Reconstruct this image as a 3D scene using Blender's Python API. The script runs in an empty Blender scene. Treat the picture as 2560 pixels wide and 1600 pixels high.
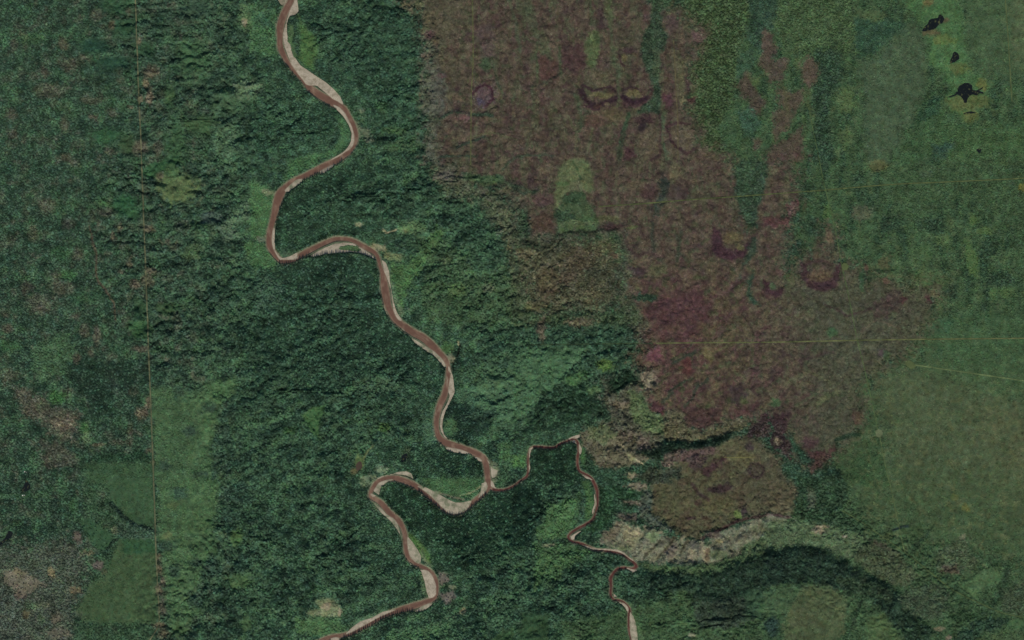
import bpy, bmesh, math, random
import numpy as np
from mathutils import Matrix, Vector

rng = np.random.default_rng(7)
random.seed(7)
M = 2.5                      # metres for one pixel of the 2560 x 1600 photograph
RAD = math.radians

# ------------------------------------------------------------------ camera, sky, sun, exposure
scene = bpy.context.scene
col = scene.collection
cam_d = bpy.data.cameras.new("camera")
CAM_H = 24000.0
cam_d.sensor_fit = 'HORIZONTAL'
cam_d.angle = 2 * math.atan(1280 * M / (CAM_H - 30.0))
cam_d.clip_start = 10.0
cam_d.clip_end = 80000.0
cam = bpy.data.objects.new("camera", cam_d)
cam.location = (0, 0, CAM_H)
col.objects.link(cam)
scene.camera = cam

SUN_EL, SUN_AZ = 43.0, 176.0        # sun stands almost due south, shadows fall up the picture
world = bpy.data.worlds.new("World")
scene.world = world
world.use_nodes = True
wn = world.node_tree
sky = wn.nodes.new("ShaderNodeTexSky")
sky.sky_type = 'NISHITA'
sky.sun_disc = False
sky.sun_elevation = RAD(SUN_EL)
sky.sun_rotation = RAD(SUN_AZ)
wn.nodes["Background"].inputs["Strength"].default_value = 0.10
wn.links.new(sky.outputs[0], wn.nodes["Background"].inputs["Color"])

sun_d = bpy.data.lights.new("sun", 'SUN')
sun_d.energy = 3.1
sun_d.angle = RAD(0.53)
sun_d.color = (1.0, 0.955, 0.89)
sun = bpy.data.objects.new("sun", sun_d)
sun.rotation_euler = (RAD(90 - SUN_EL), 0, RAD(180 - SUN_AZ))
sun.location = (0, -3000, 5000)
col.objects.link(sun)

scene.view_settings.view_transform = 'Standard'
scene.view_settings.look = 'None'
scene.view_settings.gamma = 1.0
scene.view_settings.use_curve_mapping = False
scene.view_settings.exposure = 0.0
SAT = 0.92
LIGHT = np.array([0.94, 0.985, 1.05])                # picture value of a flat white sheet under this light

# ------------------------------------------------------------------ small numeric tools
def smooth(x, a, b):
    t = np.clip((x - a) / (b - a), 0, 1)
    return t * t * (3 - 2 * t)

_perm = rng.permutation(4096)
_ang = rng.random(4096) * 2 * np.pi
_gx, _gy = np.cos(_ang), np.sin(_ang)

def perlin(x, y, seed=0):
    xi = np.floor(x).astype(np.int64); yi = np.floor(y).astype(np.int64)
    xf = x - xi; yf = y - yi
    u = xf * xf * xf * (xf * (xf * 6 - 15) + 10)
    v = yf * yf * yf * (yf * (yf * 6 - 15) + 10)
    def g(ix, iy, fx, fy):
        h = _perm[(_perm[(ix + seed * 131) & 4095] + iy + seed * 17) & 4095]
        return _gx[h] * fx + _gy[h] * fy
    a = g(xi, yi, xf, yf); b = g(xi + 1, yi, xf - 1, yf)
    c = g(xi, yi + 1, xf, yf - 1); d = g(xi + 1, yi + 1, xf - 1, yf - 1)
    return (a + u * (b - a) + v * ((c + u * (d - c)) - (a + u * (b - a)))) * 1.5

def fbm(x, y, scale, seed=0, octv=3, ax=1.0, ay=1.0, rot=0.0):
    if rot:
        c, s = math.cos(rot), math.sin(rot)
        x, y = x * c + y * s, -x * s + y * c
    r = 0; amp = 1.0; tot = 0
    for o in range(octv):
        f = 2 ** o / scale
        r = r + amp * perlin(x * f / ax + 7.3 * o, y * f / ay + 3.1 * o, seed + o)
        tot += amp; amp *= 0.55
    return r / tot

def lin(c):
    c = np.asarray(c, float) / 255.0
    return np.where(c <= 0.04045, c / 12.92, ((c + 0.055) / 1.055) ** 2.4)

def wx(px): return (px - 1280.0) * M
def wy(py): return (800.0 - py) * M

def spline(pts, step=5.0):
    P = np.array(pts, float)
    out = []
    n = len(P)
    for i in range(n - 1):
        p0, p1, p2, p3 = P[max(i - 1, 0)], P[i], P[i + 1], P[min(i + 2, n - 1)]
        k = max(2, int(np.linalg.norm((p2 - p1)[:2]) / step))
        for t in np.linspace(0, 1, k, endpoint=False):
            out.append(0.5 * ((2 * p1) + (-p0 + p2) * t + (2 * p0 - 5 * p1 + 4 * p2 - p3) * t * t
                              + (-p0 + 3 * p1 - 3 * p2 + p3) * t ** 3))
    out.append(P[-1])
    return np.array(out)

TS = 640 / 2419.0
def g(c, r, s):
    """points read off one of the 4 x 4 enlarged tiles of the photograph -> photograph pixels"""
    return [(640 * c + float(p.split(',')[0]) * TS, 400 * r + float(p.split(',')[1]) * TS) for p in s.split()]

# ------------------------------------------------------------------ the survey grid
NXI, NYI = 1152, 720
def axis(n, size, nm=26):
    d = size / n
    inner = np.linspace(0, size, n + 1)
    steps = d * 1.28 ** np.arange(1, nm)
    out = np.cumsum(steps)
    return np.concatenate([-out[::-1], inner, size + out])
xs, ys = axis(NXI, 2560.0), axis(NYI, 1600.0)
X, Y = np.meshgrid(xs, ys)
NY, NX = X.shape

W1x = fbm(X, Y, 34, 1); W1y = fbm(X, Y, 34, 5)
W2x = fbm(X, Y, 10, 9, 2); W2y = fbm(X, Y, 10, 12, 2)
WX = 1.1 * W1x + 0.55 * W2x
WY = 1.1 * W1y + 0.55 * W2y
RG = 0.9 * fbm(X, Y, 8, 15, 3) + 0.5 * fbm(X, Y, 3.6, 19, 2) + 0.6 * fbm(X, Y, 19, 23, 2)    # ragged edges

def win(x0, y0, x1, y1):
    i0, i1 = np.searchsorted(xs, x0), np.searchsorted(xs, x1)
    j0, j1 = np.searchsorted(ys, y0), np.searchsorted(ys, y1)
    return slice(max(j0 - 1, 0), min(j1 + 1, NY)), slice(max(i0 - 1, 0), min(i1 + 1, NX))

def sd_poly(pts, x, y):
    d = np.full(x.shape, 1e18); inside = np.zeros(x.shape, bool)
    n = len(pts)
    for i in range(n):
        ax, ay = pts[i]; bx, by = pts[(i + 1) % n]
        ex, ey = bx - ax, by - ay
        L2 = ex * ex + ey * ey + 1e-9
        t = np.clip(((x - ax) * ex + (y - ay) * ey) / L2, 0, 1)
        d = np.minimum(d, (x - ax - t * ex) ** 2 + (y - ay - t * ey) ** 2)
        c1 = (ay > y) != (by > y)
        if ey != 0:
            inside ^= c1 & (x < ex * (y - ay) / ey + ax)
    d = np.sqrt(d)
    return np.where(inside, -d, d)

def sd_line(pts, x, y):
    """distance to a polyline, signed distance (positive below a left-to-right line), index along it"""
    d = np.full(x.shape, 1e18); s = np.zeros(x.shape); idx = np.zeros(x.shape)
    for i in range(len(pts) - 1):
        ax, ay = pts[i][:2]; bx, by = pts[i + 1][:2]
        ex, ey = bx - ax, by - ay
        L2 = ex * ex + ey * ey + 1e-9
        t = np.clip(((x - ax) * ex + (y - ay) * ey) / L2, 0, 1)
        dd = (x - ax - t * ex) ** 2 + (y - ay - t * ey) ** 2
        m = dd < d
        d = np.where(m, dd, d)
        s = np.where(m, (ex * (y - ay) - ey * (x - ax)) / math.sqrt(L2), s)
        idx = np.where(m, i + t, idx)
    return np.sqrt(d), s, idx

# maps that describe the land cover
T = np.zeros((NY, NX, 3)); T[:] = (43, 66, 52)     # colour of the cover, with light and shade painted in on some slopes
D = np.full((NY, NX), 0.88)     # tree density
K = np.full((NY, NX), 0.7)      # share of conifers
H = np.full((NY, NX), 1.0)      # tree size
S = np.zeros((NY, NX))          # low shrubs
N = np.zeros((NY, NX))          # dead standing trees

def put(sl, m, t=None, d=None, k=None, h=None, s=None, n=None):
    if t is not None:
        T[sl] += (np.array(t, float) - T[sl]) * m[..., None]
    for A, v in ((D, d), (K, k), (H, h), (S, s), (N, n)):
        if v is not None:
            A[sl] += (v - A[sl]) * m

def poly(pts, t=None, soft=5, w=7, a=0.94, rag=None, **kw):
    P = np.array(pts); pad = soft + 2 * w + 4
    sl = win(P[:, 0].min() - pad, P[:, 1].min() - pad, P[:, 0].max() + pad, P[:, 1].max() + pad)
    d = sd_poly(pts, X[sl] + w * WX[sl], Y[sl] + w * WY[sl])
    ext = min(np.ptp(P[:, 0]), np.ptp(P[:, 1]))
    d = d + (min(11.0, 0.3 * ext) * min(1.0, w / 7.0) if rag is None else rag) * RG[sl]
    put(sl, a * (1 - smooth(d, -soft, soft)), t, **kw)
    full = np.zeros((NY, NX)); full[sl] = 1 - smooth(d, -soft, soft)
    return full

def F(c, r, txt, t=None, **kw): poly(g(c, r, txt), t, **kw)

def ell(cx, cy, rx, ry, rot, t=None, soft=0.35, w=6, a=0.9, **kw):
    R = max(rx, ry) * (1 + soft) + 2 * w + 3
    sl = win(cx - R, cy - R, cx + R, cy + R)
    w0 = w; w = min(w, 0.55 * min(rx, ry) + 1.5)
    x = X[sl] + w * WX[sl] - cx; y = Y[sl] + w * WY[sl] - cy
    c, s_ = math.cos(RAD(rot)), math.sin(RAD(rot))
    q = np.sqrt(((x * c + y * s_) / rx) ** 2 + ((-x * s_ + y * c) / ry) ** 2)
    q = q + 0.62 * min(1.0, w0 / 6.0) * RG[sl]
    put(sl, a * (1 - smooth(q, 1 - soft, 1 + soft)), t, **kw)

def E(c, r, x, y, rx, ry, t=None, rot=0, **kw):
    ell(640 * c + x * TS, 400 * r + y * TS, rx * TS, ry * TS, rot, t, **kw)

def band(pts, wd, t=None, soft=None, w=3, a=1.0, **kw):
    P = np.array(pts)[:, :2]; soft = wd * 0.5 + 1.2 if soft is None else soft
    pad = wd + soft + 2 * w + 3
    sl = win(P[:, 0].min() - pad, P[:, 1].min() - pad, P[:, 0].max() + pad, P[:, 1].max() + pad)
    d, _, _ = sd_line(pts, X[sl] + w * WX[sl], Y[sl] + w * WY[sl])
    d = d + (0.4 * wd if w > 0 else 0) * RG[sl]
    put(sl, a * (1 - smooth(d, wd / 2 - soft / 2, wd / 2 + soft / 2)), t, **kw)

def B(c, r, txt, wd, t=None, **kw): band(g(c, r, txt), wd * TS, t, **kw)

def mott(sel, nz, lo, hi, t=None, a=1.0, **kw):
    put((slice(None), slice(None)), a * sel * smooth(nz, lo, hi), t, **kw)

# ------------------------------------------------------------------ water courses (x, y, width in photograph pixels)
RIVER = spline([(731,-60,15),(727,-8,15),(726,0,15),(712,28,17),(706,45,18),(700,66,18),(699,95,14),(701,119,15),(709,138,14),
 (721,159,11),(738,181,9),(755,198,9),(768,213,13),(786,229,18),(816,247,19),(841,261,19),(861,273,13),(871,291,13),(882,312,13),
 (889,333,12),(889,350,11),(882,366,11),(871,380,12),(857,391,14),(843,400,14),(815,412,15),(786,427,14),(757,441,12),(732,452,12),
 (714,466,13),(700,484,22),(692,506,20),(686,532,16),(679,559,14),(673,585,14),(673,612,15),(682,630,14),(692,643,13),(707,654,12),
 (731,651,11),(756,635,15),(783,621,14),(809,608,13),(836,598,12),(860,597,11),(883,602,11),(902,612,12),(918,621,13),(934,630,12),
 (944,643,10),(949,662,10),(955,680,11),(959,699,17),(961,717,21),(965,741,21),(969,762,18),(976,778,16),(987,797,17),(1010,816,18),
 (1034,832,19),(1058,845,19),(1082,866,19),(1100,885,16),(1114,900,13),(1120,916,11),(1120,932,11),(1119,948,12),(1115,969,14),
 (1110,990,17),(1100,1012,16),(1094,1033,14),(1091,1054,13),(1092,1075,12),(1098,1094,14),(1114,1107,17),(1137,1115,17),(1164,1123,14),
 (1188,1133,16),(1209,1147,16),(1215,1162,15),(1218,1181,15),(1220,1200,14),(1221,1216,13),(1213,1230,12),(1196,1245,12),(1177,1261,11),
 (1160,1277,9),(1137,1285,9),(1114,1277,9),(1095,1263,10),(1074,1245,11),(1053,1226,13),(1032,1212,15),(1010,1202,15),(987,1196,14),
 (957,1199,12),(942,1207,12),(932,1220,11),(926,1232,10),(927,1243,10),(943,1251,12),(957,1263,14),(973,1282,14),(992,1298,14),(1005,1316,13),
 (1012,1338,12),(1013,1359,11),(1016,1380,12),(1024,1398,12),(1042,1412,10),(1063,1422,10),(1079,1433,10),(1090,1451,9),(1092,1473,9),
 (1087,1494,11),(1069,1504,14),(1037,1515,16),(1010,1523,16),(984,1531,14),(952,1544,12),(923,1560,12),(899,1573,11),(878,1584,11),
 (852,1590,11),(830,1594,12),(808,1602,14),(770,1625,14),(720,1660,14)])
CREEK = spline([(1224,1219,7),(1233,1224,6.5),(1246,1226,6),(1264,1224,5),(1282,1216,4.5),(1296,1206,4),(1306,1199,4.5),(1317,1191,5),(1321,1175,4.5),(1320,1154,5),
 (1322,1133,4.5),(1330,1119,6),(1346,1117,6),(1367,1119,6),(1386,1119,6),(1399,1111,6),(1418,1103,5),(1433,1098,5),(1443,1104,5.5),(1447,1123,6),
 (1444,1144,6),(1444,1162,6),(1449,1178,5),(1462,1185,5),(1476,1194,6),(1484,1205,7),(1492,1224,7.5),(1494,1242,7),(1494,1261,6),(1489,1282,5),
 (1482,1298,5),(1465,1311,6),(1444,1322,6),(1426,1334,5.5),(1421,1345,5),(1431,1354,5),(1452,1359,6),(1470,1367,6),(1486,1374,7),(1510,1377,6),
 (1534,1380,6),(1552,1383,6),(1568,1394,6),(1584,1406,6),(1591,1417,7),(1580,1422,6),(1562,1420,6),(1545,1423,7),(1534,1433,7),(1527,1446,8),
 (1528,1465,7),(1527,1486,6),(1534,1499,5.5),(1552,1502,5),(1566,1512,5),(1574,1527,8),(1573,1544,7),(1572,1565,5),(1575,1584,6),(1580,1602,6),(1590,1640,6)])
slR = win(560, -90, 1340, 1690)
dR = np.full((NY, NX), 0.0)
def course_dist(C, coarse=4):
    """distance to a course everywhere (coarse), with its local width"""
    d = np.full((NY, NX), 1e9); wv = np.full((NY, NX), 8.0)
    for k in range(0, len(C) - 1, 60):
        seg = C[k:k + 61]
        pad = 60
        sl = win(seg[:, 0].min() - pad, seg[:, 1].min() - pad, seg[:, 0].max() + pad, seg[:, 1].max() + pad)
        dd, _, idx = sd_line(seg, X[sl], Y[sl])
        w_ = np.interp(idx, np.arange(len(seg)), seg[:, 2])
        m = dd < d[sl]
        d[sl] = np.where(m, dd, d[sl]); wv[sl] = np.where(m, w_, wv[sl])
    far = np.full((NY, NX), 1e9)
    for p in C[::8]:
        far = np.minimum(far, (X - p[0]) ** 2 + (Y - p[1]) ** 2)
    d = np.minimum(d, np.sqrt(far))
    return d, wv
dR, wR = course_dist(RIVER)
dC, wC = course_dist(CREEK)

# ------------------------------------------------------------------ sand and gravel bars: (outline, shade, label)
SAND = [
 (g(1,0,"388,-30 400,60 405,110 370,138 320,150 300,190 292,260 300,340 330,420 345,500 385,560 420,610 480,650 560,705 660,770 740,840 800,910 832,988 790,972 720,932 660,884 620,852 572,812 520,808 474,800 446,764 390,694 328,604 298,534 258,430 248,340 264,260 284,190 310,100 350,20 358,-30"), 0, "long pale sand bar on the right of the river at the picture's top edge"),
 (g(1,0,"720,985 770,1000 830,1050 880,1140 915,1220 930,1290 925,1350 900,1398 860,1424 800,1466 740,1500 690,1515 720,1490 810,1440 860,1390 890,1330 897,1260 870,1180 820,1100 770,1050"), 0, "narrow curved sand bar lining the inside of the second bend from the top"),
 (g(1,0,"190,-20 300,-20 262,58 228,42"), 1, "small pale bank on the left of the river at the top edge"),
 (g(1,1,"596,134 598,105 660,70 742,32 735,55 690,98 640,128"), 0, "short pale sand wedge under dark trees below the second bend"),
 (g(1,1,"266,284 336,216 388,182 442,176 432,206 372,252 302,306 274,302"), 2, "slim gravel bar lying in the river just above its westernmost bend"),
 (g(1,1,"160,640 182,632 178,760 184,850 216,900 242,922 310,905 402,858 392,900 384,938 250,944 214,938 174,872 148,800 146,720"), 0, "thin sand rim around the westernmost inner bend"),
 (g(1,1,"490,910 556,868 640,824 740,784 830,774 920,784 1000,830 1080,880 1132,928 1140,950 1060,912 970,882 900,876 800,882 650,896 540,922"), 0, "sand bar with a green islet under a fringe of dark trees"),
 (g(1,1,"1176,926 1232,968 1262,1050 1268,1130 1278,1200 1302,1330 1332,1430 1384,1515 1338,1510 1298,1430 1282,1350 1268,1230 1238,1130 1202,1040 1188,980"), 0, "tapering sand bar on the east bank just below the green islet's bend"),
 (g(1,1,"1192,1320 1222,1390 1254,1475 1238,1475 1203,1402"), 1, "sliver of sand on the west bank opposite the tapering bar"),
 (g(1,2,"1346,-8 1400,28 1440,48 1396,20 1360,-12"), 1, "tiny sand sliver on the east bank near the middle of the river"),
 (g(1,2,"1365,72 1400,88 1420,122 1400,118"), 1, "tiny sand patch on the west bank above the long southwest strip"),
 (g(1,2,"1440,150 1520,190 1600,240 1650,272 1700,308 1760,368 1792,420 1796,470 1750,422 1690,352 1600,294 1500,224"), 2, "long grey-tan sand strip on the west bank above the narrows"),
 (g(1,2,"1818,425 1846,480 1866,530 1876,620 1882,690 1852,750 1822,810 1792,870 1772,940 1764,1010 1780,1080 1826,1134 1780,1118 1744,1060 1733,1000 1738,930 1758,860 1798,790 1823,720 1813,670 1828,560 1836,505 1814,480"), 0, "long pale S-shaped sand bar on the east side of the narrows"),
 (g(1,2,"1800,520 1812,560 1806,630 1800,590"), 0, "thin sliver of sand showing in mid-river at the narrows"),
 (g(1,2,"1776,1200 1880,1212 1960,1232 2028,1266 1960,1270 1870,1256 1810,1240"), 0, "lens-shaped sand bar on the south bank above the confluence"),
 (g(1,2,"2046,1290 2110,1304 2142,1338 2110,1342"), 0, "small sand spot between the lens-shaped bar and the confluence"),
 ([(1216,1148),(1223,1153),(1227,1164),(1235.5,1172),(1247,1176),(1243.5,1187),(1237,1196),(1229,1197),(1226,1183),(1225.5,1168),(1223,1160),(1219,1155)], 2, "grey-green sandy bank above the mouth of the creek"),
 (g(1,2,"1130,1496 1200,1468 1290,1452 1330,1434 1420,1424 1472,1450 1494,1512 1530,1550 1480,1506 1420,1478 1320,1464 1220,1478 1150,1508"), 2, "sand cap on the outer top of the western hairpin bend"),
 (g(1,3,"1165,152 1106,112 1128,70 1158,28 1220,2 1300,-4 1245,22 1184,70 1170,120"), 2, "curved sand rim inside the western hairpin bend"),
 (g(1,3,"1082,128 1152,148 1122,162 1088,158"), 0, "small pale sand spit crossing the western hairpin bend"),
 (g(1,3,"1520,60 1600,64 1700,112 1800,170 1880,208 1950,208 2034,188 2026,232 1964,304 1850,328 1782,288 1650,156 1560,88"), 2, "broad grey-tan sand bar inside the V-shaped southern bend"),
 (g(1,3,"2126,30 2172,16 2190,70 2154,134 2096,176 2116,120"), 2, "sand patch on the west bank facing the mouth of the creek"),
 ([(1227.5,1199),(1235,1207),(1238.5,1217.5),(1248,1221),(1259,1221.5),(1249,1223.5),(1236,1221.5),(1226.5,1217)], 0, "sand corner in the angle between river and creek"),
 (g(1,3,"1084,196 1172,258 1242,330 1302,368 1342,420 1362,490 1374,556 1328,472 1268,392 1178,314"), 2, "pale strip of gravel on the west bank below the hairpin bend"),
 (g(1,3,"1430,530 1482,588 1532,660 1564,722 1558,794 1508,784 1458,732 1433,660"), 2, "leaf-shaped sand bar on the east bank in the lower reach"),
 (g(1,3,"1546,848 1622,858 1664,900 1694,970 1704,1040 1694,1098 1630,1124 1606,1060 1586,960 1566,900"), 0, "crescent sand bar inside the last bend to the east"),
 (g(1,3,"1484,1248 1560,1198 1674,1156 1664,1188 1602,1234 1520,1256"), 2, "pale gravel tongue on the south bank at the last bend"),
 (g(1,3,"1326,1226 1240,1268 1140,1314 1050,1364 960,1414 880,1454 842,1460 896,1398 980,1338 1100,1298 1200,1242"), 0, "long sand strip on the north bank near the bottom edge"),
 (g(1,3,"690,1512 756,1486 800,1512 740,1560"), 0, "sand patch where the river leaves the bottom edge"),
 (g(2,2,"515,1124 578,1094 640,1076 650,1112 612,1128 580,1117 540,1132"), 0, "sandy outer corner of the creek's northernmost bend"),
 (g(2,2,"540,1158 590,1132 618,1182 590,1166"), 0, "sand pocket inside the creek's northernmost bend"),
 (g(2,2,"636,1162 668,1220 652,1294 632,1250"), 0, "sand triangle on the east bank of the creek below its northernmost bend"),
 (g(2,2,"163,1215 202,1202 182,1262 166,1330 178,1400 158,1445 158,1320"), 0, "thin sand strip beside the creek's first straight"),
 (g(2,2,"645,1456 700,1472 766,1514 700,1504"), 0, "sand dash on the creek bank where it turns southeast"),
 (g(2,3,"764,50 790,150 802,220 776,312 752,368 752,290 776,220"), 0, "sand strip on the west bank of the creek's southward reach"),
 (g(2,3,"544,536 620,488 690,464 602,532 592,574 560,568"), 0, "sand wedge inside the creek's sharp western corner"),
 (g(2,3,"580,598 700,622 780,646 900,646 1000,656 1060,686 1120,736 1176,774 1130,760 1060,710 980,678 850,666 750,660 650,618"), 0, "thin sand line along the creek below the pale slopes"),
 (g(2,3,"1080,830 1150,846 1206,848 1140,886"), 0, "sand spot at the creek's easternmost turn"),
 (g(2,3,"958,895 964,1000 964,1070 1016,1126 960,1112 948,1060"), 0, "thin sand sliver on the east bank of the lower creek"),
 (g(2,3,"985,1148 1050,1160 1104,1212 1092,1266 1058,1202"), 0, "pale sand elbow on the lower creek near the bottom edge"),
 (g(2,3,"1118,1250 1158,1290 1186,1400 1196,1515 1206,1600 1146,1560 1128,1500 1116,1450 1112,1380"), 2, "grey-green gravel bank along the creek at the bottom edge"),
]

# ================================================================== painting the land cover
allsl = (slice(None), slice(None))
nA = fbm(X, Y, 60, 21, 4); nB = fbm(X, Y, 42, 31, 4); nC = fbm(X, Y, 26, 41, 3)
nD = fbm(X, Y, 90, 51, 3); nE = fbm(X, Y, 34, 61, 4, ax=2.6, ay=1.0, rot=RAD(-28))
nS = fbm(X, Y, 30, 71, 4, ax=0.75, ay=3.0); nT = fbm(X, Y, 30, 81, 4, ax=2.2, ay=1.0, rot=RAD(-50))
nF = fbm(X, Y, 13, 91, 3)

west = 1 - smooth(X + 30 * W1x, 470, 640)
valley = smooth(X, 380, 560) * (1 - smooth(X + 0.35 * (800 - Y), 1180, 1420))
# mixed valley forest
mott(valley, nE, 0.02, 0.28, (54, 82, 60), a=0.75, d=0.7, k=0.35)
mott(valley, -nE, 0.08, 0.34, (33, 53, 45), a=0.7, d=1.0, k=1.0, h=1.15)
mott(valley, nC, 0.12, 0.4, (56, 84, 56), a=0.4, k=0.2)
# patchwork in the west
mott(west, nB, 0.1, 0.36, (64, 74, 60), a=0.55, d=0.8, n=0.15)
mott(west, nC, 0.2, 0.46, (80, 82, 70), a=0.5, d=0.6, n=0.3)
mott(west, -nB, 0.1, 0.34, (35, 59, 48), a=0.7, d=0.95, k=0.95)
mott(west, nA, 0.06, 0.32, (48, 80, 54), a=0.6, d=0.75, k=0.3)
mott(west, fbm(X, Y, 22, 101, 3), 0.26, 0.46, (52, 82, 54), a=0.4, k=0.2)

# ---- east half: open green country
poly([(1660,-400),(3200,-400),(3200,2000),(1500,2000),(1400,1560),(1650,1500),(1900,1300),(2130,1150),(2160,1000),(2330,800),(2330,730),(2200,690),
      (2110,660),(2090,600),(2010,640),(1990,500),(1960,400),(1850,420),(1740,380),(1720,300),(1760,80)], (54,78,54), soft=14, w=12, d=0.42, k=0.6, h=0.7)
east = smooth(X, 1760, 1900) * (1 - smooth(Y + 0.25 * X, 1420, 1560))
mott(east, nS, 0.06, 0.32, (64, 88, 60), a=0.55, d=0.25)
mott(east, -nS, 0.06, 0.3, (43, 66, 51), a=0.6, d=0.7, h=1.1)
mott(east, nC, 0.2, 0.42, (72, 90, 60), a=0.45, d=0.2)
F(2,0,"1500,90 1700,-60 2260,-60 2230,200 2130,560 2130,760 2060,1000 1960,1200 1990,1400 2100,1512 1900,1560 1780,1420 1780,1220 1690,1100 1640,980 1680,800 1650,650 1760,450 1830,300", (58,78,53), soft=8, w=9, d=0.66, k=0.7, h=1.25)
F(2,0,"1480,20 1700,40 1640,160 1480,90", (46,64,48), d=0.9)
F(2,0,"2230,-60 2419,-60 2560,0 2500,150 2440,330 2419,600 2300,450 2200,350 2250,150", (43,65,54), a=0.75, w=12, soft=10, d=0.85, h=0.8)
F(2,0,"2100,560 2250,450 2310,560 2200,720 2120,760", (46,70,54), a=0.8, d=0.75, h=0.5)
F(2,0,"2120,1040 2280,1000 2350,1200 2200,1300", (44,68,54), d=0.9, h=0.6)
F(3,0,"100,-60 820,-60 820,300 840,500 600,520 430,520 200,520 60,300", (60,82,56), d=0.55, h=0.95)
F(3,0,"440,480 640,420 700,700 600,900 560,1100 640,1400 600,1560 420,1560 440,1200 420,900 470,700", (42,63,50), a=0.8, w=12, soft=9, d=0.85, h=1.0)
F(3,0,"820,80 1000,100 1150,150 1050,210 900,200 850,130", (66,86,58), d=0.08)
F(3,0,"820,180 1050,210 1150,160 1300,230 1150,400 950,540 860,560 820,400", (44,70,54), d=0.7, h=0.6)
F(3,0,"1330,250 1400,200 1460,330 1500,420 1500,650 1440,1000 1390,1150 1300,1250 1220,1400 1150,1580 950,1580 900,1300 900,1000 880,780 860,620 980,550 1120,420 1250,320", (64,84,63), soft=16, w=11, rag=16, a=0.85, d=0.08, h=0.5)
F(3,0,"640,860 800,840 830,1000 760,1080 640,1020", (70,92,60), d=0.25)
F(3,0,"640,1250 760,1200 820,1330 720,1420", (68,90,60), d=0.25)
F(3,0,"1850,-60 3200,-60 3200,1000 2419,760 2250,760 2000,690 1900,560 1850,300", (61,84,59), soft=26, w=14, rag=22, d=0.18, h=0.45)
F(3,0,"2280,-60 3200,-60 3200,700 2419,640 2300,600", (70,88,62), soft=16, d=0.06, h=0.4)
F(3,0,"1300,-60 1700,-60 1830,100 1840,300 1850,450 1910,540 1860,680 2000,700 2090,820 2060,940 1990,1060 1900,1170 1830,1120 1640,1000 1650,930 1720,860 1640,700 1510,600 1500,400 1450,300 1380,150 1280,60", (66,100,64), soft=9, d=0.1, h=0.45, s=0.3)
for a_ in ((1650,380,110,45,(80,100,57)),(1800,650,90,50,(82,100,60)),(1880,960,190,60,(80,96,57)),(1900,1110,80,55,(86,96,56)),(1510,30,55,45,(96,96,62)),
           (2020,800,60,60,(88,100,58)),(2010,1290,65,35,(90,92,58)),(1540,315,80,35,(84,80,60)),(1830,1000,140,60,(82,97,60)),(2050,950,40,60,(78,98,60)),(1660,190,60,25,(88,84,62))):
    E(3,0,a_[0],a_[1],a_[2],a_[3],a_[4],d=0.0)
F(3,0,"1380,1150 1500,950 1640,1000 1760,1100 1900,1180 2050,1180 2419,1100 2700,1100 2700,1560 1150,1560 1300,1350", (54,80,54), soft=22, w=12, rag=20, d=0.4, h=0.65)
F(3,0,"1700,1200 2050,1200 2419,1250 2419,1560 1650,1560", (58,84,54), soft=14, w=14, a=0.7, d=0.5)
F(3,0,"1560,1380 1760,1330 1640,1560 1500,1560", (40,64,56), a=0.8, d=0.9)
F(3,0,"1500,940 1640,920 1600,1050 1480,1150 1400,1160", (38,62,46), d=0.9)
# tile (3,1)
F(3,1,"1150,150 1500,-20 2700,-20 2700,900 2419,900 2200,600 1800,300 1500,500 1180,600", (55,78,54), soft=24, w=16, rag=24, d=0.5, k=0.7, h=0.7)
F(3,1,"1850,730 1920,780 1990,1000 1960,1120 1880,1050 1860,900", (68,96,58), d=0.15)
for a_ in ((1450,900,110,100,(64,90,60)),(1050,60,90,60,(78,86,57)),(880,500,100,70,(74,84,67)),(1100,970,60,70,(78,85,60)),(1560,1150,140,110,(62,90,58)),(2050,670,60,40,(70,96,58)),
           (1940,560,40,60,(68,94,56)),(2250,1250,90,60,(66,92,58)),(2130,1260,40,40,(66,92,58)),(1640,760,80,50,(66,90,58)),(560,500,50,80,(64,92,56)),(320,700,70,60,(60,84,58)),
           (240,1120,60,90,(66,92,58)),(1440,1150,70,110,(66,94,58)),(1480,120,60,50,(62,84,62))):
    E(3,1,a_[0],a_[1],a_[2],a_[3],a_[4],d=0.2)
for a_ in ((2200,1130,160,70),(2080,840,90,80),(1540,620,120,70),(900,350,70,60),(1280,1190,60,40),(1730,1250,60,80),(850,170,60,50),(400,620,90,100),(350,300,90,100),(1160,600,120,70)):
    E(3,1,a_[0],a_[1],a_[2],a_[3],(43,64,50),a=0.7,d=0.75,h=1.0)
E(3,1,2410,265,40,45,(100,104,50),d=0)
# big pale fen in the south-east
poly(g(3,2,"1250,440 1500,380 1900,560 2419,780 3600,900 3600,2600 2419,2000 2200,1750 1900,1700 1560,1700 1300,1650 1150,1400 1080,1000 960,700 1000,520"), (69,85,61), soft=40, w=14, rag=30, d=0.04, h=0.4)
F(3,2,"1450,380 2700,300 2700,700 2419,700 2200,720 1900,620 1700,560 1500,520", (62,86,58), soft=34, w=16, rag=30, a=0.8, d=0.2, h=0.4)
F(3,2,"1480,-40 2700,-40 2700,380 1900,420 1480,300 1380,150", (58,84,57), soft=30, w=16, rag=28, a=0.8, d=0.25, h=0.5)
F(3,2,"1480,-20 1750,-20 1700,150 1480,160", (50,84,60), a=0.8, d=0.15)
F(3,2,"1900,900 2200,820 2700,1000 3200,1600 3200,2300 2300,1900 2050,1500 2200,1250", (75,86,61), soft=50, w=18, rag=40, a=0.8, d=0.02)
F(3,3,"700,-60 1100,-120 2700,-60 2700,760 2000,640 1500,560 1000,420", (62,82,56), soft=24, w=16, rag=24, a=0.7, d=0.08, h=0.4)
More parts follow.
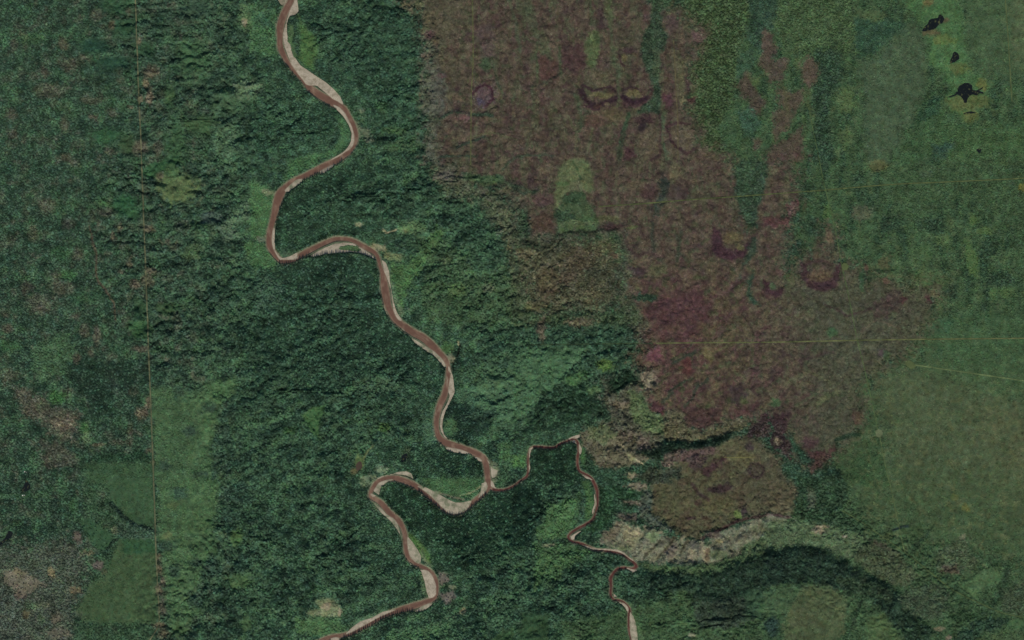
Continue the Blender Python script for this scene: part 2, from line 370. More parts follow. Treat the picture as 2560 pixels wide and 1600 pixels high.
F(3,2,"600,1300 850,1060 1000,1100 1100,1400 1160,1560 660,1560", (50,74,49), d=0.35, h=0.55)
F(3,2,"860,500 960,560 1000,800 1040,1050 900,1120 830,1000 900,880 880,700", (54,82,56), d=0.3, h=0.5)
sef = smooth(X, 2050, 2200) * smooth(Y, 900, 1040) * (1 - smooth(Y + 0.1 * (2560 - X), 1420, 1500))
mott(sef, nT, 0.08, 0.34, (60, 80, 55), a=0.5, d=0.12)
mott(sef, nC, 0.1, 0.36, (82, 92, 62), a=0.5)
mott(sef, -nF, 0.2, 0.45, (62, 78, 54), a=0.4, d=0.1)

# ---- the burn
burn1 = poly([(1021,-300),(1021,0),(1061,53),(1063,87),(1084,148),(1068,172),(1064,225),(1066,265),(1092,304),(1070,352),(1080,400),(1143,440),(1196,462),(1248,468),
      (1284,490),(1316,545),(1317,570),(1328,592),(1386,586),(1412,583),(1475,580),(1545,572),(1550,600),(1566,627),(1571,651),(1560,678),(1584,699),(1566,717),(1571,744),
      (1597,776),(1612,800),(1621,853),(1616,874),(1590,898),(1605,919),(1632,938),(1624,975),(1600,990),(1621,1028),(1650,1041),(1703,1049),(1714,1067),(1751,1078),
      (1804,1057),(1849,1043),(1888,1038),(1930,1040),(1976,1070),(1990,1130),(2030,1150),(2079,1125),(2105,1104),(2140,1059),(2153,1020),(2132,993),(2140,948),(2185,919),
      (2251,879),(2309,800),(2320,760),(2333,723),(2300,730),(2280,745),(2251,739),(2211,704),(2160,715),(2150,725),(2145,685),(2121,670),(2103,680),(2079,625),(2085,590),(2070,572),(2047,617),(2002,651),(1990,690),(1962,717),
      (1958,650),(1963,585),(1963,511),(1992,500),(1985,466),(1973,400),(2000,385),(1900,420),(1862,569),(1859,537),(1838,492),(1836,413),(1783,378),(1740,370),
      (1748,323),(1727,291),(1714,259),(1724,212),(1717,172),(1746,119),(1761,79),(1677,26),(1620,0),(1620,-300)], (82,71,58), soft=34, w=13, rag=42, a=1.0, d=0.03, k=0.7, h=0.4, s=0.55, n=0.04)
burn2 = poly([(1693,1149),(1703,1120),(1783,1112),(1840,1088),(1900,1100),(1950,1150),(1960,1192),(1980,1210),(1994,1234),(1986,1266),(1973,1287),(1920,1285),(1841,1298),(1822,1314),
      (1764,1334),(1743,1348),(1693,1334),(1677,1316),(1630,1290),(1624,1213),(1650,1190)], (80,79,58), soft=10, w=8, rag=12, a=1.0, d=0.03, s=0.5, n=0.02)
burn = np.maximum(burn1, burn2)
F(3,1,"60,1300 400,1280 900,1180 1200,1220 1560,1240 1500,1560 1000,1900 600,2100 200,1900 -100,1700", (88,83,64), soft=30, w=16, rag=30, a=0.55)
F(2,1,"1000,1060 1500,1100 1900,1200 1950,1700 1750,2400 1350,2350 1250,1900 1080,1300", (85,60,60), soft=34, w=16, rag=30, a=0.6)
burnB = burn; burn = burn1 * (1 - burn2); nw = burn * (1 - smooth(Y, 480, 620)); sw = burn * smooth(Y, 560, 720)
mott(burn2, nC, 0.0, 0.3, (86, 88, 61), a=0.6); mott(burn2, -nT, 0.1, 0.35, (76, 66, 52), a=0.6)
mott(nw, nS, 0.0, 0.26, (78, 82, 57), a=0.8)
mott(nw, -nS, 0.12, 0.36, (80, 62, 57), a=0.7)
mott(sw, nT, -0.02, 0.24, (88, 83, 60), a=0.8)
mott(sw, -nT, 0.05, 0.28, (82, 61, 60), a=0.72)
mott(burn, nC, 0.12, 0.34, (96, 88, 66), a=0.6)
mott(burn, -nC, 0.18, 0.38, (68, 53, 52), a=0.6)
mott(burn, fbm(X, Y, 22, 111, 3), 0.16, 0.36, (68, 80, 53), a=0.65, d=0.1)
mott(burn, fbm(X, Y, 11, 113, 3), 0.22, 0.4, (92, 78, 62), a=0.3)
veins = np.abs(fbm(X + 14 * W1x, Y + 14 * W1y, 44, 149, 3)); veins2 = np.abs(fbm(X + 8 * W1x, Y + 8 * W1y, 21, 157, 3, ax=0.8, ay=1.5))
mott(burn, -veins, -0.06, -0.01, (62, 52, 46), a=0.5, d=0.08)
mott(burn, veins, 0.22, 0.42, (94, 86, 66), a=0.6)
mott(burn, -veins2, -0.05, -0.005, (66, 58, 48), a=0.25)
mott(burn * smooth(nD, -0.1, 0.25), -veins2, -0.035, -0.005, (58, 70, 48), a=0.6, d=0.2)
mott(burn, veins2, 0.25, 0.42, (88, 72, 60), a=0.25)
burn = burnB
poly([(1960,690),(2200,690),(2360,700),(2330,830),(2170,960),(2170,1090),(2060,1170),(2000,1100),(2040,980),(2010,840)], (72,80,58), soft=56, w=16, rag=50, a=0.7, d=0.12)
# tile (1,0) and (2,0) burn details
F(1,0,"1620,-40 2000,-40 1980,160 1850,420 1700,420 1640,200", (84,82,60), a=0.7)
F(1,0,"1700,500 1900,560 1990,820 1840,800 1760,660", (84,80,60), a=0.7)
F(1,0,"2080,240 2250,250 2260,560 2130,560", (82,68,64), a=0.7)
E(1,0,2150,900,105,105,(94,78,78),s=0.8,n=0.1)
B(1,0,"2050,890 2090,830 2170,800 2230,850 2240,940 2170,1000",26,(66,42,48),w=2)
E(1,0,2120,960,30,40,(84,76,88))
B(1,0,"1760,1110 1860,1050 2040,1085 2240,1090",34,(46,62,47),d=0.7,h=0.6)
B(1,0,"1900,1390 2040,1340 2160,1290",24,(48,62,48),d=0.7,h=0.6)
E(1,0,2180,610,60,60,(54,74,48),d=0.3)
B(1,0,"1740,1480 1850,1480 2100,1475",20,(44,58,44),d=0.7,h=0.6)
E(1,0,1740,720,60,25,(84,54,58)); E(1,0,1640,340,50,50,(84,62,60)); E(1,0,1610,530,60,30,(90,70,66),n=0.4)
E(1,0,1950,1110,60,40,(92,68,64))
F(2,0,"30,0 180,0 260,300 420,640 360,640 200,330 60,150", (74,84,58), a=0.7)
F(2,0,"490,480 680,380 710,620 600,720 480,640", (76,56,54), a=0.85)
F(2,0,"250,500 440,600 420,760 260,760", (84,61,54), a=0.85)
F(2,0,"800,80 870,80 880,250 810,280", (64,50,50), a=0.85)
F(2,0,"720,300 820,300 830,420 800,600 740,660 700,560 690,420", (78,93,56), a=0.95)
F(2,0,"880,-40 960,-40 950,260 910,260", (78,89,56), a=0.85)
F(2,0,"960,280 1200,260 1190,480 1000,460", (80,78,58), a=0.6)
F(2,0,"960,520 1010,600 1040,760 1000,760 980,620", (74,88,60), a=0.8)
E(2,0,850,760,110,90,(88,84,60),a=0.8)
B(2,0,"650,860 690,950 760,1000 860,990 980,930",58,(56,41,45),w=2)
B(2,0,"660,800 760,860 930,820 1000,890",22,(62,47,48),w=2)
E(2,0,850,900,110,28,(98,94,58)); E(2,0,890,985,25,18,(92,84,62)); E(2,0,800,1005,40,22,(84,60,52))
B(2,0,"1050,920 1100,965 1180,970 1290,930",52,(56,40,46),w=2)
B(2,0,"1045,860 1120,822 1210,860 1245,920",18,(60,45,48),w=2)
E(2,0,1150,890,70,38,(102,97,60))
B(2,0,"690,1000 780,1042 900,1030 980,990",16,(70,46,54),w=2); B(2,0,"1060,990 1170,1010 1290,960 1320,860",26,(72,52,52),w=3)
F(2,0,"580,900 640,930 660,1100 720,1060 700,1140 620,1320 600,1250 640,1080", (62,82,54), a=0.75)
E(2,0,950,1080,130,70,(92,84,58)); E(2,0,780,1140,110,60,(84,66,54))
E(2,0,1060,550,35,30,(98,92,58)); B(2,0,"1010,520 1030,600 1060,630",16,(66,48,48))
E(2,0,1090,480,70,30,(66,52,52))
F(2,0,"1320,-40 1500,-40 1480,60 1400,120 1420,250 1480,350 1440,470 1390,500 1400,600 1390,780 1420,900 1390,1090 1320,1060 1150,1090 1250,1000 1330,900 1320,780 1250,620 1210,540 1210,350 1300,230", (47,66,47), w=4, d=0.85, h=0.85, s=0)
F(2,0,"1330,480 1400,490 1390,700 1330,720", (74,88,60), a=0.7, d=0.2)
F(2,0,"1390,1080 1450,1080 1440,1300 1480,1512 1440,1512 1410,1250", (72,88,62), d=0.05)
F(2,0,"1410,880 1500,900 1510,1000 1450,1020", (78,52,56)); F(2,0,"1440,160 1580,130 1560,260 1500,340 1440,260", (80,66,62),a=0.8,n=0.2)
F(2,0,"1700,310 1800,300 1810,370 1740,400 1700,360", (92,70,66),n=0.2)
F(2,0,"1640,680 1690,760 1660,900 1610,900", (72,56,54)); F(2,0,"1530,560 1640,560 1640,900 1580,960 1540,900", (86,86,60),a=0.7)
E(2,0,1610,960,26,30,(106,103,72)); E(2,0,1240,1130,110,45,(62,47,48)); E(2,0,1230,1205,45,40,(48,40,44))
F(2,0,"1200,1280 1300,1200 1390,1250 1390,1440 1300,1500 1180,1480", (92,84,64),a=0.9)
F(2,0,"1040,1400 1130,1370 1160,1500 1060,1512", (76,54,54)); B(2,0,"1100,1080 1060,1230 1020,1400 1010,1500",40,(52,70,48),d=0.4,h=0.5)
E(2,0,1600,1310,125,150,(92,84,66)); B(2,0,"1460,1200 1500,1330 1560,1400 1650,1460 1740,1400",26,(66,48,48),w=2); B(2,0,"1480,1200 1560,1160 1680,1180",24,(74,54,54))
E(2,0,1690,950,45,30,(72,44,46)); E(2,0,1830,1490,90,60,(84,72,58))
for p_, w_, t_, k_ in (([(1256,423),(1288,397),(1320,389),(1383,389)],7,(48,64,47),0.6),([(1161,434),(1225,444),(1288,466),(1330,481)],9,(52,72,50),0.6),([(1325,217),(1362,209),(1399,188)],4,(40,46,38),0.3),
        ([(1648,286),(1653,328),(1648,391),(1627,402)],5,(66,48,49),0),([(1690,587),(1695,630),(1717,651)],6,(58,68,50),0.2),([(1558,592),(1570,620),(1595,640),(1618,632)],7,(70,54,52),0),([(1574,693),(1627,693),(1674,696)],4,(44,44,36),0.4),
        ([(1402,318),(1398,360),(1420,388),(1470,392)],4,(66,58,46),0),([(1420,290),(1440,330),(1436,380)],5,(88,90,62),0),([(1480,320),(1470,380)],6,(84,92,60),0),([(1560,330),(1545,400),(1580,420)],5,(64,62,48),0.1),
        ([(1341,110),(1343,205)],6,(68,84,54),0),([(1399,120),(1402,190)],6,(70,86,56),0),([(1272,-10),(1290,60),(1300,130)],7,(74,86,60),0),([(1475,-10),(1478,60)],7,(66,82,54),0.1),([(1524,-10),(1528,100),(1540,180),(1550,250)],6,(74,86,58),0),
        ([(1228,150),(1240,200),(1262,240)],5,(60,70,50),0.2),([(1120,250),(1150,300),(1140,340)],5,(66,56,50),0),([(1098,290),(1140,275),(1175,284)],4,(62,50,48),0),([(1170,345),(1230,330),(1290,350)],5,(84,90,60),0),([(1190,390),(1240,395),(1268,380)],4,(66,52,50),0),
        ([(1706,690),(1720,760),(1700,830)],5,(92,86,64),0),([(1640,760),(1700,745),(1760,760)],4,(70,52,53),0),([(1660,930),(1700,900),(1735,850)],5,(62,62,50),0.1),([(1760,930),(1790,880),(1850,850)],6,(92,92,62),0),([(1830,800),(1870,850),(1860,920)],5,(70,60,52),0),
        ([(1900,740),(1960,790),(2030,800)],6,(94,88,64),0),([(1930,870),(2000,900),(2080,880)],6,(68,56,52),0),([(1960,960),(2020,930),(2090,960)],6,(90,94,62),0),([(1990,1010),(2050,980),(2110,990)],5,(72,84,56),0),([(1780,980),(1850,960),(1900,990)],5,(70,56,52),0),([(2060,760),(2120,790),(2180,770)],5,(76,62,58),0),([(2150,830),(2190,800),(2250,820)],5,(96,88,68),0)):
    band(p_, w_, t_, w=5, soft=w_ * 0.9, a=0.75, d=k_, h=0.6)
# pink patches among the eastern trees
for s_, t_ in (("2340,320 2440,290 2440,700 2320,620 2390,480",(86,66,62)),("2130,780 2230,690 2300,900 2390,960 2350,1080 2290,1060 2240,930 2150,900",(84,64,62)),
               ("2230,700 2330,780 2300,840 2250,780",(74,92,58)),("2280,1330 2330,1320 2310,1420 2270,1400",(88,60,62))):
    F(2,0,s_,t_,d=0.08,s=0.6,w=11,soft=8,a=0.78)
for s_, t_ in (("-40,310 40,320 50,430 100,470 -10,620 -40,500",(82,62,60)),("0,600 130,540 200,560 130,720 130,780 20,780",(86,66,64)),("310,600 380,540 430,560 460,660 460,780 390,840 330,790",(94,66,64)),
               ("80,860 220,880 290,840 340,880 320,1000 250,1040 100,1000",(88,68,64)),("60,1040 230,1010 230,1150 150,1240 60,1330",(86,66,62)),("40,1360 160,1340 320,1200 330,1512 0,1540",(84,64,60)),
               ("120,830 160,860 200,1100 160,1100",(76,86,60)),("340,820 390,880 420,1100 380,1020",(76,88,60))):
    F(3,0,s_,t_,d=0.1,s=0.6,h=0.5,w=11,soft=8,a=0.78)
# tile (2,1)
F(2,1,"430,130 470,40 560,-10 700,-10 740,80 760,200 772,280 720,310 640,290 560,300 480,380 400,470 400,300", (88,100,62), w=4, d=0.02, s=0.2)
E(2,1,590,250,80,50,(100,104,72)); B(2,1,"580,20 620,90 650,180",16,(62,84,50),w=2); E(2,1,480,230,60,22,(66,90,52),d=0.2)
F(2,1,"480,380 560,300 680,290 760,450 810,520 830,600 800,660 680,680 480,700 430,680 420,560 420,480", (66,88,55), w=5, d=0.22, h=0.6, s=0.2)
F(2,1,"500,330 640,290 680,340 600,420 540,400 480,430", (48,70,46), d=0.6, h=0.6); F(2,1,"400,470 500,470 620,520 540,600 420,560 300,580", (44,64,44), d=0.75, h=0.7)
E(2,1,620,600,120,30,(84,98,64)); E(2,1,700,560,70,30,(60,86,52),d=0.3)
F(2,1,"140,560 400,490 400,680 200,710 140,640", (80,64,52)); F(2,1,"60,500 140,480 150,660 180,760 100,790 40,700", (36,60,42), d=0.95, h=0.8, s=0)
F(2,1,"0,210 60,290 150,310 250,260 240,300 100,330 0,280", (36,54,40), d=0.8, h=0.7)
F(2,1,"140,180 200,100 260,100 220,180 240,260 160,290 140,250", (72,58,54),a=0.9); E(2,1,320,100,60,60,(96,88,66),a=0.7); E(2,1,300,380,90,60,(84,66,62))
F(2,1,"830,640 920,590 1060,620 1000,665 840,680", (70,52,52)); E(2,1,1130,640,50,16,(84,98,58)); E(2,1,900,550,90,30,(84,88,56))
F(2,1,"1420,150 1500,200 1490,280 1400,420 1440,400 1380,500 1330,560 1340,440 1380,280", (46,56,47), d=0.6, h=0.6, s=0)
B(2,1,"1330,600 1320,720 1340,860",34,(58,62,50),d=0.25,h=0.5)
E(2,1,1540,110,42,95,(98,92,66)); E(2,1,1560,320,90,70,(72,62,58),a=0.7); E(2,1,1300,300,90,60,(72,54,52),a=0.8); E(2,1,1170,240,80,50,(92,84,62),a=0.8)
B(2,1,"1600,680 1580,800 1560,960",30,(62,70,52),d=0.15); E(2,1,1380,1040,90,50,(84,86,58)); F(2,1,"1090,1010 1260,1020 1250,1080 1150,1110", (66,54,54))
F(2,1,"1560,1000 1700,1100 1760,1190 1640,1180 1540,1060", (96,84,66),a=0.7)
poly([(1782,565),(1777,610),(1790,640),(1825,653),(1860,642),(1882,612),(1892,585),(1868,606),(1850,621),(1826,626),(1806,612),(1800,575)], (68,45,53), soft=4, w=5, rag=5, a=0.85); E(2,1,2080,740,85,60,(94,86,56)); E(2,1,2150,830,40,25,(92,90,56))
F(2,1,"1250,1400 1500,1270 1750,1220 1870,1400 1870,1540 1250,1540", (81,58,58), soft=14, a=0.85)
B(2,1,"1350,1400 1550,1330 1700,1330",14,(62,46,48),w=4); B(2,1,"1450,1480 1620,1420 1780,1400",12,(62,46,48),w=4)
F(2,1,"2100,50 2250,-20 2419,40 2390,250 2320,450 2310,640 2220,650 2190,520 2130,380 2120,200", (46,66,49), w=5, d=0.9, h=0.8, s=0)
F(2,1,"2240,780 2310,720 2310,880 2200,1000 2140,1130 2180,980", (50,66,50), w=5, d=0.6, h=0.6); F(2,1,"2200,1150 2280,1050 2260,1280 2340,1370 2240,1350", (46,68,51), w=5, d=0.6, h=0.6)
F(2,1,"-40,700 140,790 330,720 480,720 720,700 980,690 1020,800 1080,880 1090,960 1050,1040 1130,1130 1070,1210 1090,1310 1200,1430 1260,1560 -40,1560", (63,79,58), w=14, rag=18, soft=12, a=0.8, d=0.7, k=0.75, n=0.2, s=0.2)
for a_ in ((300,830,130,60),(420,760,120,50),(850,1050,190,60),(980,1200,80,120),(600,1420,120,70),(950,1400,90,80),(60,1020,40,70),(120,700,60,70),(1250,1300,120,40)):
    E(2,1,a_[0],a_[1],a_[2],a_[3],(35,56,42),w=10,d=0.95,h=0.9,n=0)
for a_ in ((860,820,90,90),(760,1290,80,70),(130,880,90,60),(230,1390,120,40)):
    E(2,1,a_[0],a_[1],a_[2],a_[3],(86,94,66),w=10,d=0.2,n=0.3)
E(2,1,340,1150,105,150,(82,70,55),d=0.05,s=0.6); E(2,1,320,1140,60,50,(88,86,60)); E(2,1,360,1250,70,25,(78,52,52))
E(2,1,610,950,150,110,(78,64,54),rot=-35,d=0.05,s=0.6); E(2,1,520,1110,70,70,(76,58,54),d=0.1); E(2,1,970,910,30,25,(90,62,54))
B(2,1,"450,715 520,682 700,686 830,665 900,672 1000,655",16,(38,46,36),w=4,d=0.6,a=0.8)  # scarp face tinted darker: its shade is put into the cover colour
# tile (3,1) burn
F(3,1,"160,420 280,380 270,460 190,600 160,560", (92,60,62),a=0.8); F(3,1,"-40,540 190,560 180,640 -40,620", (88,60,58))
poly([(2002,650),(2003,690),(2020,720),(2055,732),(2088,718),(2103,690),(2098,655),(2086,682),(2066,702),(2045,702),(2024,688),(2014,662)], (68,46,52), soft=4, w=5, rag=5, a=0.85); E(3,1,490,1090,110,60,(94,78,58)); B(3,1,"340,1000 400,960 520,960 620,990 670,1060",22,(78,57,56),w=6,a=0.6)
poly([(1906,700),(1914,730),(1936,746),(1958,734),(1964,708),(1948,722),(1932,724),(1920,705)], (64,42,49), soft=4, w=4, rag=4, a=0.85); E(3,1,40,1200,30,30,(66,84,54)); E(3,1,120,1060,50,40,(84,68,58)); E(3,1,580,720,35,60,(98,84,66))
E(3,1,1190,1330,90,100,(74,60,56),a=0.7); E(3,1,1270,1320,30,35,(80,54,54)); E(3,1,1515,1320,30,45,(80,54,54)); E(3,1,1550,1260,30,40,(88,86,60)); E(3,1,920,1010,22,35,(92,68,60),d=0,s=0.6)
E(3,1,1110,1140,30,30,(96,74,62)); F(3,1,"1000,1330 1140,1300 1150,1480 1000,1500",(72,58,54),a=0.7); F(3,1,"860,1060 890,1040 890,1240 860,1240",(48,76,52),d=0.4,h=0.5)
F(2,1,"-60,300 120,340 140,640 400,720 900,760 1080,1000 1060,1400 700,1500 -60,1300", (76,80,67), soft=22, w=16, rag=38, a=0.35, d=0.6, n=0.25)
F(2,1,"60,860 300,700 700,760 1000,900 1060,1300 700,1420 200,1440", (80,68,58), soft=8, w=20, rag=60, a=0.32, d=0.5)
F(2,2,"860,560 1220,480 1300,900 1500,1080 1350,1300 1000,1250 780,1050", (90,82,73), soft=18, w=16, rag=32, a=0.55, d=0.3, n=0.3)
# tile (2,2) burn and slopes
E(2,2,1340,325,75,75,(100,66,70)); E(2,2,1640,390,50,60,(90,60,56)); E(2,2,1650,480,60,30,(90,60,54)); E(2,2,1850,330,45,60,(100,95,64)); E(2,2,1830,262,26,22,(104,100,70))
for s_ in ("1480,680 1580,610 1700,540","1620,830 1700,740 1760,600","1420,780 1520,680","1520,400 1640,340 1740,300","1780,620 1850,560"):
    B(2,2,s_,26,(54,60,48),w=4,d=0.12)
F(2,2,"1300,30 1720,-20 1800,120 1720,190 1450,195 1330,160", (82,58,58),a=0.6,soft=12); F(2,2,"1290,780 1450,800 1420,900 1310,860", (78,52,54)); F(2,2,"1580,820 1990,840 1970,960 1780,1045 1640,1010", (72,54,52),a=0.8)
F(2,2,"2050,640 2180,600 2240,780 2120,820 2060,740", (62,52,52),a=0.8); E(2,2,2190,760,40,40,(74,84,52)); F(2,2,"2060,830 2300,790 2250,920 2080,920", (84,58,58),a=0.8)
F(2,2,"2230,1000 2419,870 2419,1090 2300,1120 2250,1080", (62,46,48)); F(2,2,"1780,1400 2020,1280 2000,1340 1860,1470 1800,1460", (66,50,50)); E(2,2,2300,1420,100,80,(72,62,54),a=0.6); E(2,2,2200,1300,110,90,(92,90,60),a=0.8); E(2,2,2240,1190,40,50,(66,56,56))
F(3,2,"0,930 80,880 200,880 180,1000 160,1060 210,1180 210,1300 100,1260 50,1150 30,1000", (64,46,49)); B(3,2,"30,1150 50,1095 100,1080 145,1110 150,1165 110,1205 60,1200 30,1150",30,(54,38,44),w=2,soft=5,a=0.95); E(3,2,90,1145,36,40,(88,78,66)); B(2,2,"2230,1420 2260,1350 2330,1350 2380,1410 2350,1480 2270,1490 2230,1420",22,(62,50,50),w=4,a=0.7); B(2,2,"2250,1080 2300,1000 2400,900",44,(58,42,46),w=5); E(3,2,390,1160,75,60,(72,53,53)); F(3,2,"330,1260 640,1210 560,1330 420,1450 340,1330", (77,53,52))
F(3,2,"200,1100 280,1180 430,1330 400,1370 320,1340 240,1220", (33,56,42), w=4, d=0.95, h=0.8, s=0); F(3,2,"420,1512 560,1380 660,1400 690,1530", (27,45,36), d=1, h=0.9); B(3,2,"640,1130 800,1080 860,1080",40,(38,58,42),d=0.7,h=0.6)
E(3,2,560,730,120,30,(92,100,64),rot=-32); E(3,2,60,780,50,40,(58,86,52)); E(3,2,600,120,50,40,(56,86,52),d=0.2); E(3,2,1090,310,50,40,(80,70,70)); E(3,2,840,920,40,70,(84,66,54),a=0.8); E(3,2,1120,340,40,50,(60,82,54))
# mesa
for a_ in ((1970,80,110,42,(55,44,46)),(2180,290,30,45,(57,50,52)),(1690,360,46,20,(66,54,52)),(1820,360,40,20,(74,62,50)),(1760,210,40,25,(66,52,48))):
    E(2,3,a_[0],a_[1],a_[2],a_[3],a_[4])
E(2,3,2140,325,32,40,(88,108,54)); E(2,3,1480,170,120,110,(78,82,56),a=0.6); E(2,3,1950,220,160,70,(90,88,58),a=0.6)
B(2,3,"1700,40 1760,120 1850,180",34,(62,52,48)); B(2,3,"1780,555 2000,450 2130,380 2419,325",26,(62,44,44),w=2); B(3,3,"-20,330 80,330 190,350",30,(76,44,52),w=2)
F(3,3,"-20,0 120,20 260,90 250,230 150,310 -20,300", (88,84,60), a=0.8, soft=10)

# ---- forest south of the burn / creek slopes, tile (2,2), (2,3)
for a_ in ((1280,560,80,85,(118,111,95)),(1040,800,110,40,(94,84,74)),(1210,380,45,45,(82,66,56)),(640,20,120,40,(96,92,76)),(280,90,40,110,(86,80,70))):
    E(2,2,a_[0],a_[1],a_[2],a_[3],a_[4],w=9,d=0.2,n=0.5)
F(2,2,"100,250 700,250 640,380 500,540 450,640 300,700 200,850 0,1000 -60,1000 -60,480", (60,91,66), soft=9, w=9, d=0.25, k=0.15, h=0.7)
E(2,2,600,560,115,60,(60,92,60),d=0.1,rot=-25); E(2,2,760,660,80,40,(68,94,64),d=0.2); E(2,2,880,420,90,60,(62,86,46),d=0.5,k=0.2)
F(2,2,"200,900 400,620 650,620 900,800 950,960 600,980 300,1050 0,1150 -40,1120 80,1080", (37,58,45), w=12, rag=16, a=0.8, d=1, k=1)
F(2,2,"900,580 1100,470 1200,560 1050,640 950,700", (32,52,40), d=1, k=1)
F(2,2,"1100,660 1220,680 1300,860 1450,920 1450,1080 1250,1050 1120,900", (77,96,66), d=0.25, n=0.2)
F(2,2,"1450,860 1620,880 1640,1010 1780,1060 1980,980 2180,920 2240,1000 2060,1060 1900,1140 1500,1150 1420,1080", (88,88,68), w=8, d=0.5, k=0.8, n=0.35)
F(2,2,"640,1060 900,1000 1000,1080 1150,1080 1290,1100 1300,1230 1230,1360 1000,1400 850,1420 700,1260", (90,90,75), w=8, d=0.22, n=0.35, s=0.4)
F(2,2,"680,1000 900,990 980,1080 880,1180 760,1130", (84,98,72), d=0.15)
F(2,2,"1160,1100 1290,1100 1300,1230 1200,1240", (98,84,80), n=0.5); F(2,2,"1020,1040 1140,1060 1140,1160 1040,1120", (86,74,66), n=0.4, d=0.4)
F(2,2,"1450,1230 1900,1190 1950,1240 1700,1330 1560,1330 1480,1400 1400,1350", (92,76,72), d=0.15, n=0.4, s=0.3)
F(2,2,"1150,1230 1300,1245 1420,1185 1530,1150 1700,1165 1820,1150 1950,1105 2060,1050 2070,1090 1960,1180 1800,1210 1560,1220 1380,1310 1200,1270", (27,42,34), w=4, d=1, k=1)  # north-facing scarp band: dark spruce plus slope shade painted into the colour
F(2,2,"1580,1400 1500,1400 1300,1400 1150,1480 1300,1540 1600,1512", (56,66,54), w=8, d=0.7, n=0.2)
F(2,2,"1640,1320 1850,1280 1800,1380 1700,1420", (78,66,62), d=0.4, n=0.5)
B(2,2,"1090,1270 1160,1310 1235,1362",20,(156,146,124),w=2,d=0,s=0,n=0); B(2,2,"1000,1150 1080,1240",12,(130,125,105),w=2,d=0,n=0); E(2,2,1130,1300,60,20,(104,112,84),rot=35,d=0); E(2,2,1130,1470,50,30,(140,130,110),d=0)
F(2,2,"690,1250 720,1250 700,1420 690,1400", (26,38,28), d=1); F(2,2,"660,1180 690,1240 690,1400 650,1330 640,1240", (60,94,58), d=0.1, k=0)
F(2,2,"195,1215 600,1190 620,1420 620,1540 150,1540", (38,60,47), w=5, a=0.85, d=1, k=1, h=1.1)
F(2,2,"0,1280 130,1280 140,1380 20,1380", (58,92,56), k=0, d=0.5)
F(2,3,"660,20 745,20 782,200 752,360 690,400 700,200", (60,92,58), w=3, d=0.1, k=0, s=0.3); F(2,3,"620,100 690,130 690,390 610,410", (38,58,46), d=1)
F(2,3,"300,250 640,150 600,420 540,500 530,560 240,560 220,480 300,400", (58,88,58), w=10, d=0.6, k=0.2); F(2,3,"220,600 560,610 760,680 560,800 450,900 200,1050 230,800", (56,84,56), w=10, d=0.6, k=0.25)
E(2,3,340,620,60,18,(100,108,88),d=0.1)
F(2,3,"-20,20 250,100 320,300 220,480 200,620 -20,620", (34,55,45), w=9, d=1, k=1)
F(2,3,"1050,60 1260,10 1300,60 1200,110 1080,80", (102,97,84), d=0.1, s=0.4); F(2,3,"1000,180 1200,200 1250,260 1080,220", (98,88,80), d=0.1, s=0.4); F(2,3,"960,320 1180,330 1170,395 1020,370", (96,86,80), d=0.1, s=0.4)
F(2,3,"1240,100 1320,100 1320,330 1450,400 1520,490 1400,460 1250,380 1200,350", (72,84,75), d=0.15, s=0.4)
F(2,3,"830,60 1000,60 1150,110 1220,140 1190,190 960,180 980,300 860,470 700,500 620,560 740,420 830,260", (34,56,40), w=6, d=1, k=0.8)
F(2,3,"880,500 960,430 1060,410 1200,440 1320,420 1420,520 1520,560 1700,560 1820,600 1900,540 2050,470 2419,340 2600,330 2560,500 2419,520 2200,620 2150,720 1950,760 1840,800 1700,800 1500,780 1300,790 1200,790 1120,740 1050,680 900,640 830,590", (104,109,93), w=11, rag=13, soft=7, a=0.9, d=0.14, k=0.4, h=0.5, s=0.5, n=0.05)
F(2,3,"860,500 1000,430 1060,450 960,560 860,590", (94,84,74), a=0.8)
for a_ in ((1130,505,75,50,(142,133,110),-10),(1130,600,60,80,(112,116,92),0),(1800,650,26,115,(138,128,106),-12),(1700,690,38,60,(122,115,99),0),(1500,660,45,75,(106,94,88),10),(1610,560,24,50,(120,118,95),15),(1960,580,32,20,(132,127,98),0),
           (1390,495,30,18,(128,118,102),0),(1340,530,70,45,(88,108,80),0),(1060,650,60,25,(92,106,80),0),(1740,620,70,30,(84,88,80),0),(1850,700,25,60,(112,88,74),0),(1900,520,80,30,(86,78,72),0),(2150,550,120,35,(96,98,82),-20),(1950,700,90,40,(86,100,74),0),(2330,470,90,45,(84,92,72),-15)):
    E(2,3,a_[0],a_[1],a_[2],a_[3],a_[4],rot=a_[5],d=0.02)
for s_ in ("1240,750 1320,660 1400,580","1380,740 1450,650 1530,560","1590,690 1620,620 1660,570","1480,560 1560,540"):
    B(2,3,s_,22,(62,64,53),w=3,d=0.05)  # gullies drawn darker, the shade in them painted into the cover
F(2,3,"1200,800 1700,820 1950,770 2200,690 2419,590 2600,560 2600,640 2419,690 2100,800 1900,870 1750,905 1320,890", (66,88,60), w=5, d=0.4, k=0.2, h=0.7)
F(2,3,"2180,640 2419,520 2600,480 2600,600 2419,620 2250,720", (72,92,66), d=0.3, k=0.2, h=0.7)
F(2,3,"1300,890 1600,890 1750,907 1900,872 2100,802 2419,690 2600,670 2600,950 2419,1000 2300,1150 2200,1300 1900,1200 1600,1050 1300,1100", (34,51,42), w=9, rag=12, soft=9, a=0.85, d=1, k=1)  # spruce slope, colour darkened further because it faces away from the sun
F(2,3,"1700,1150 2200,1100 2300,1300 2000,1420 1750,1380", (44,58,48), w=10, d=0.85)
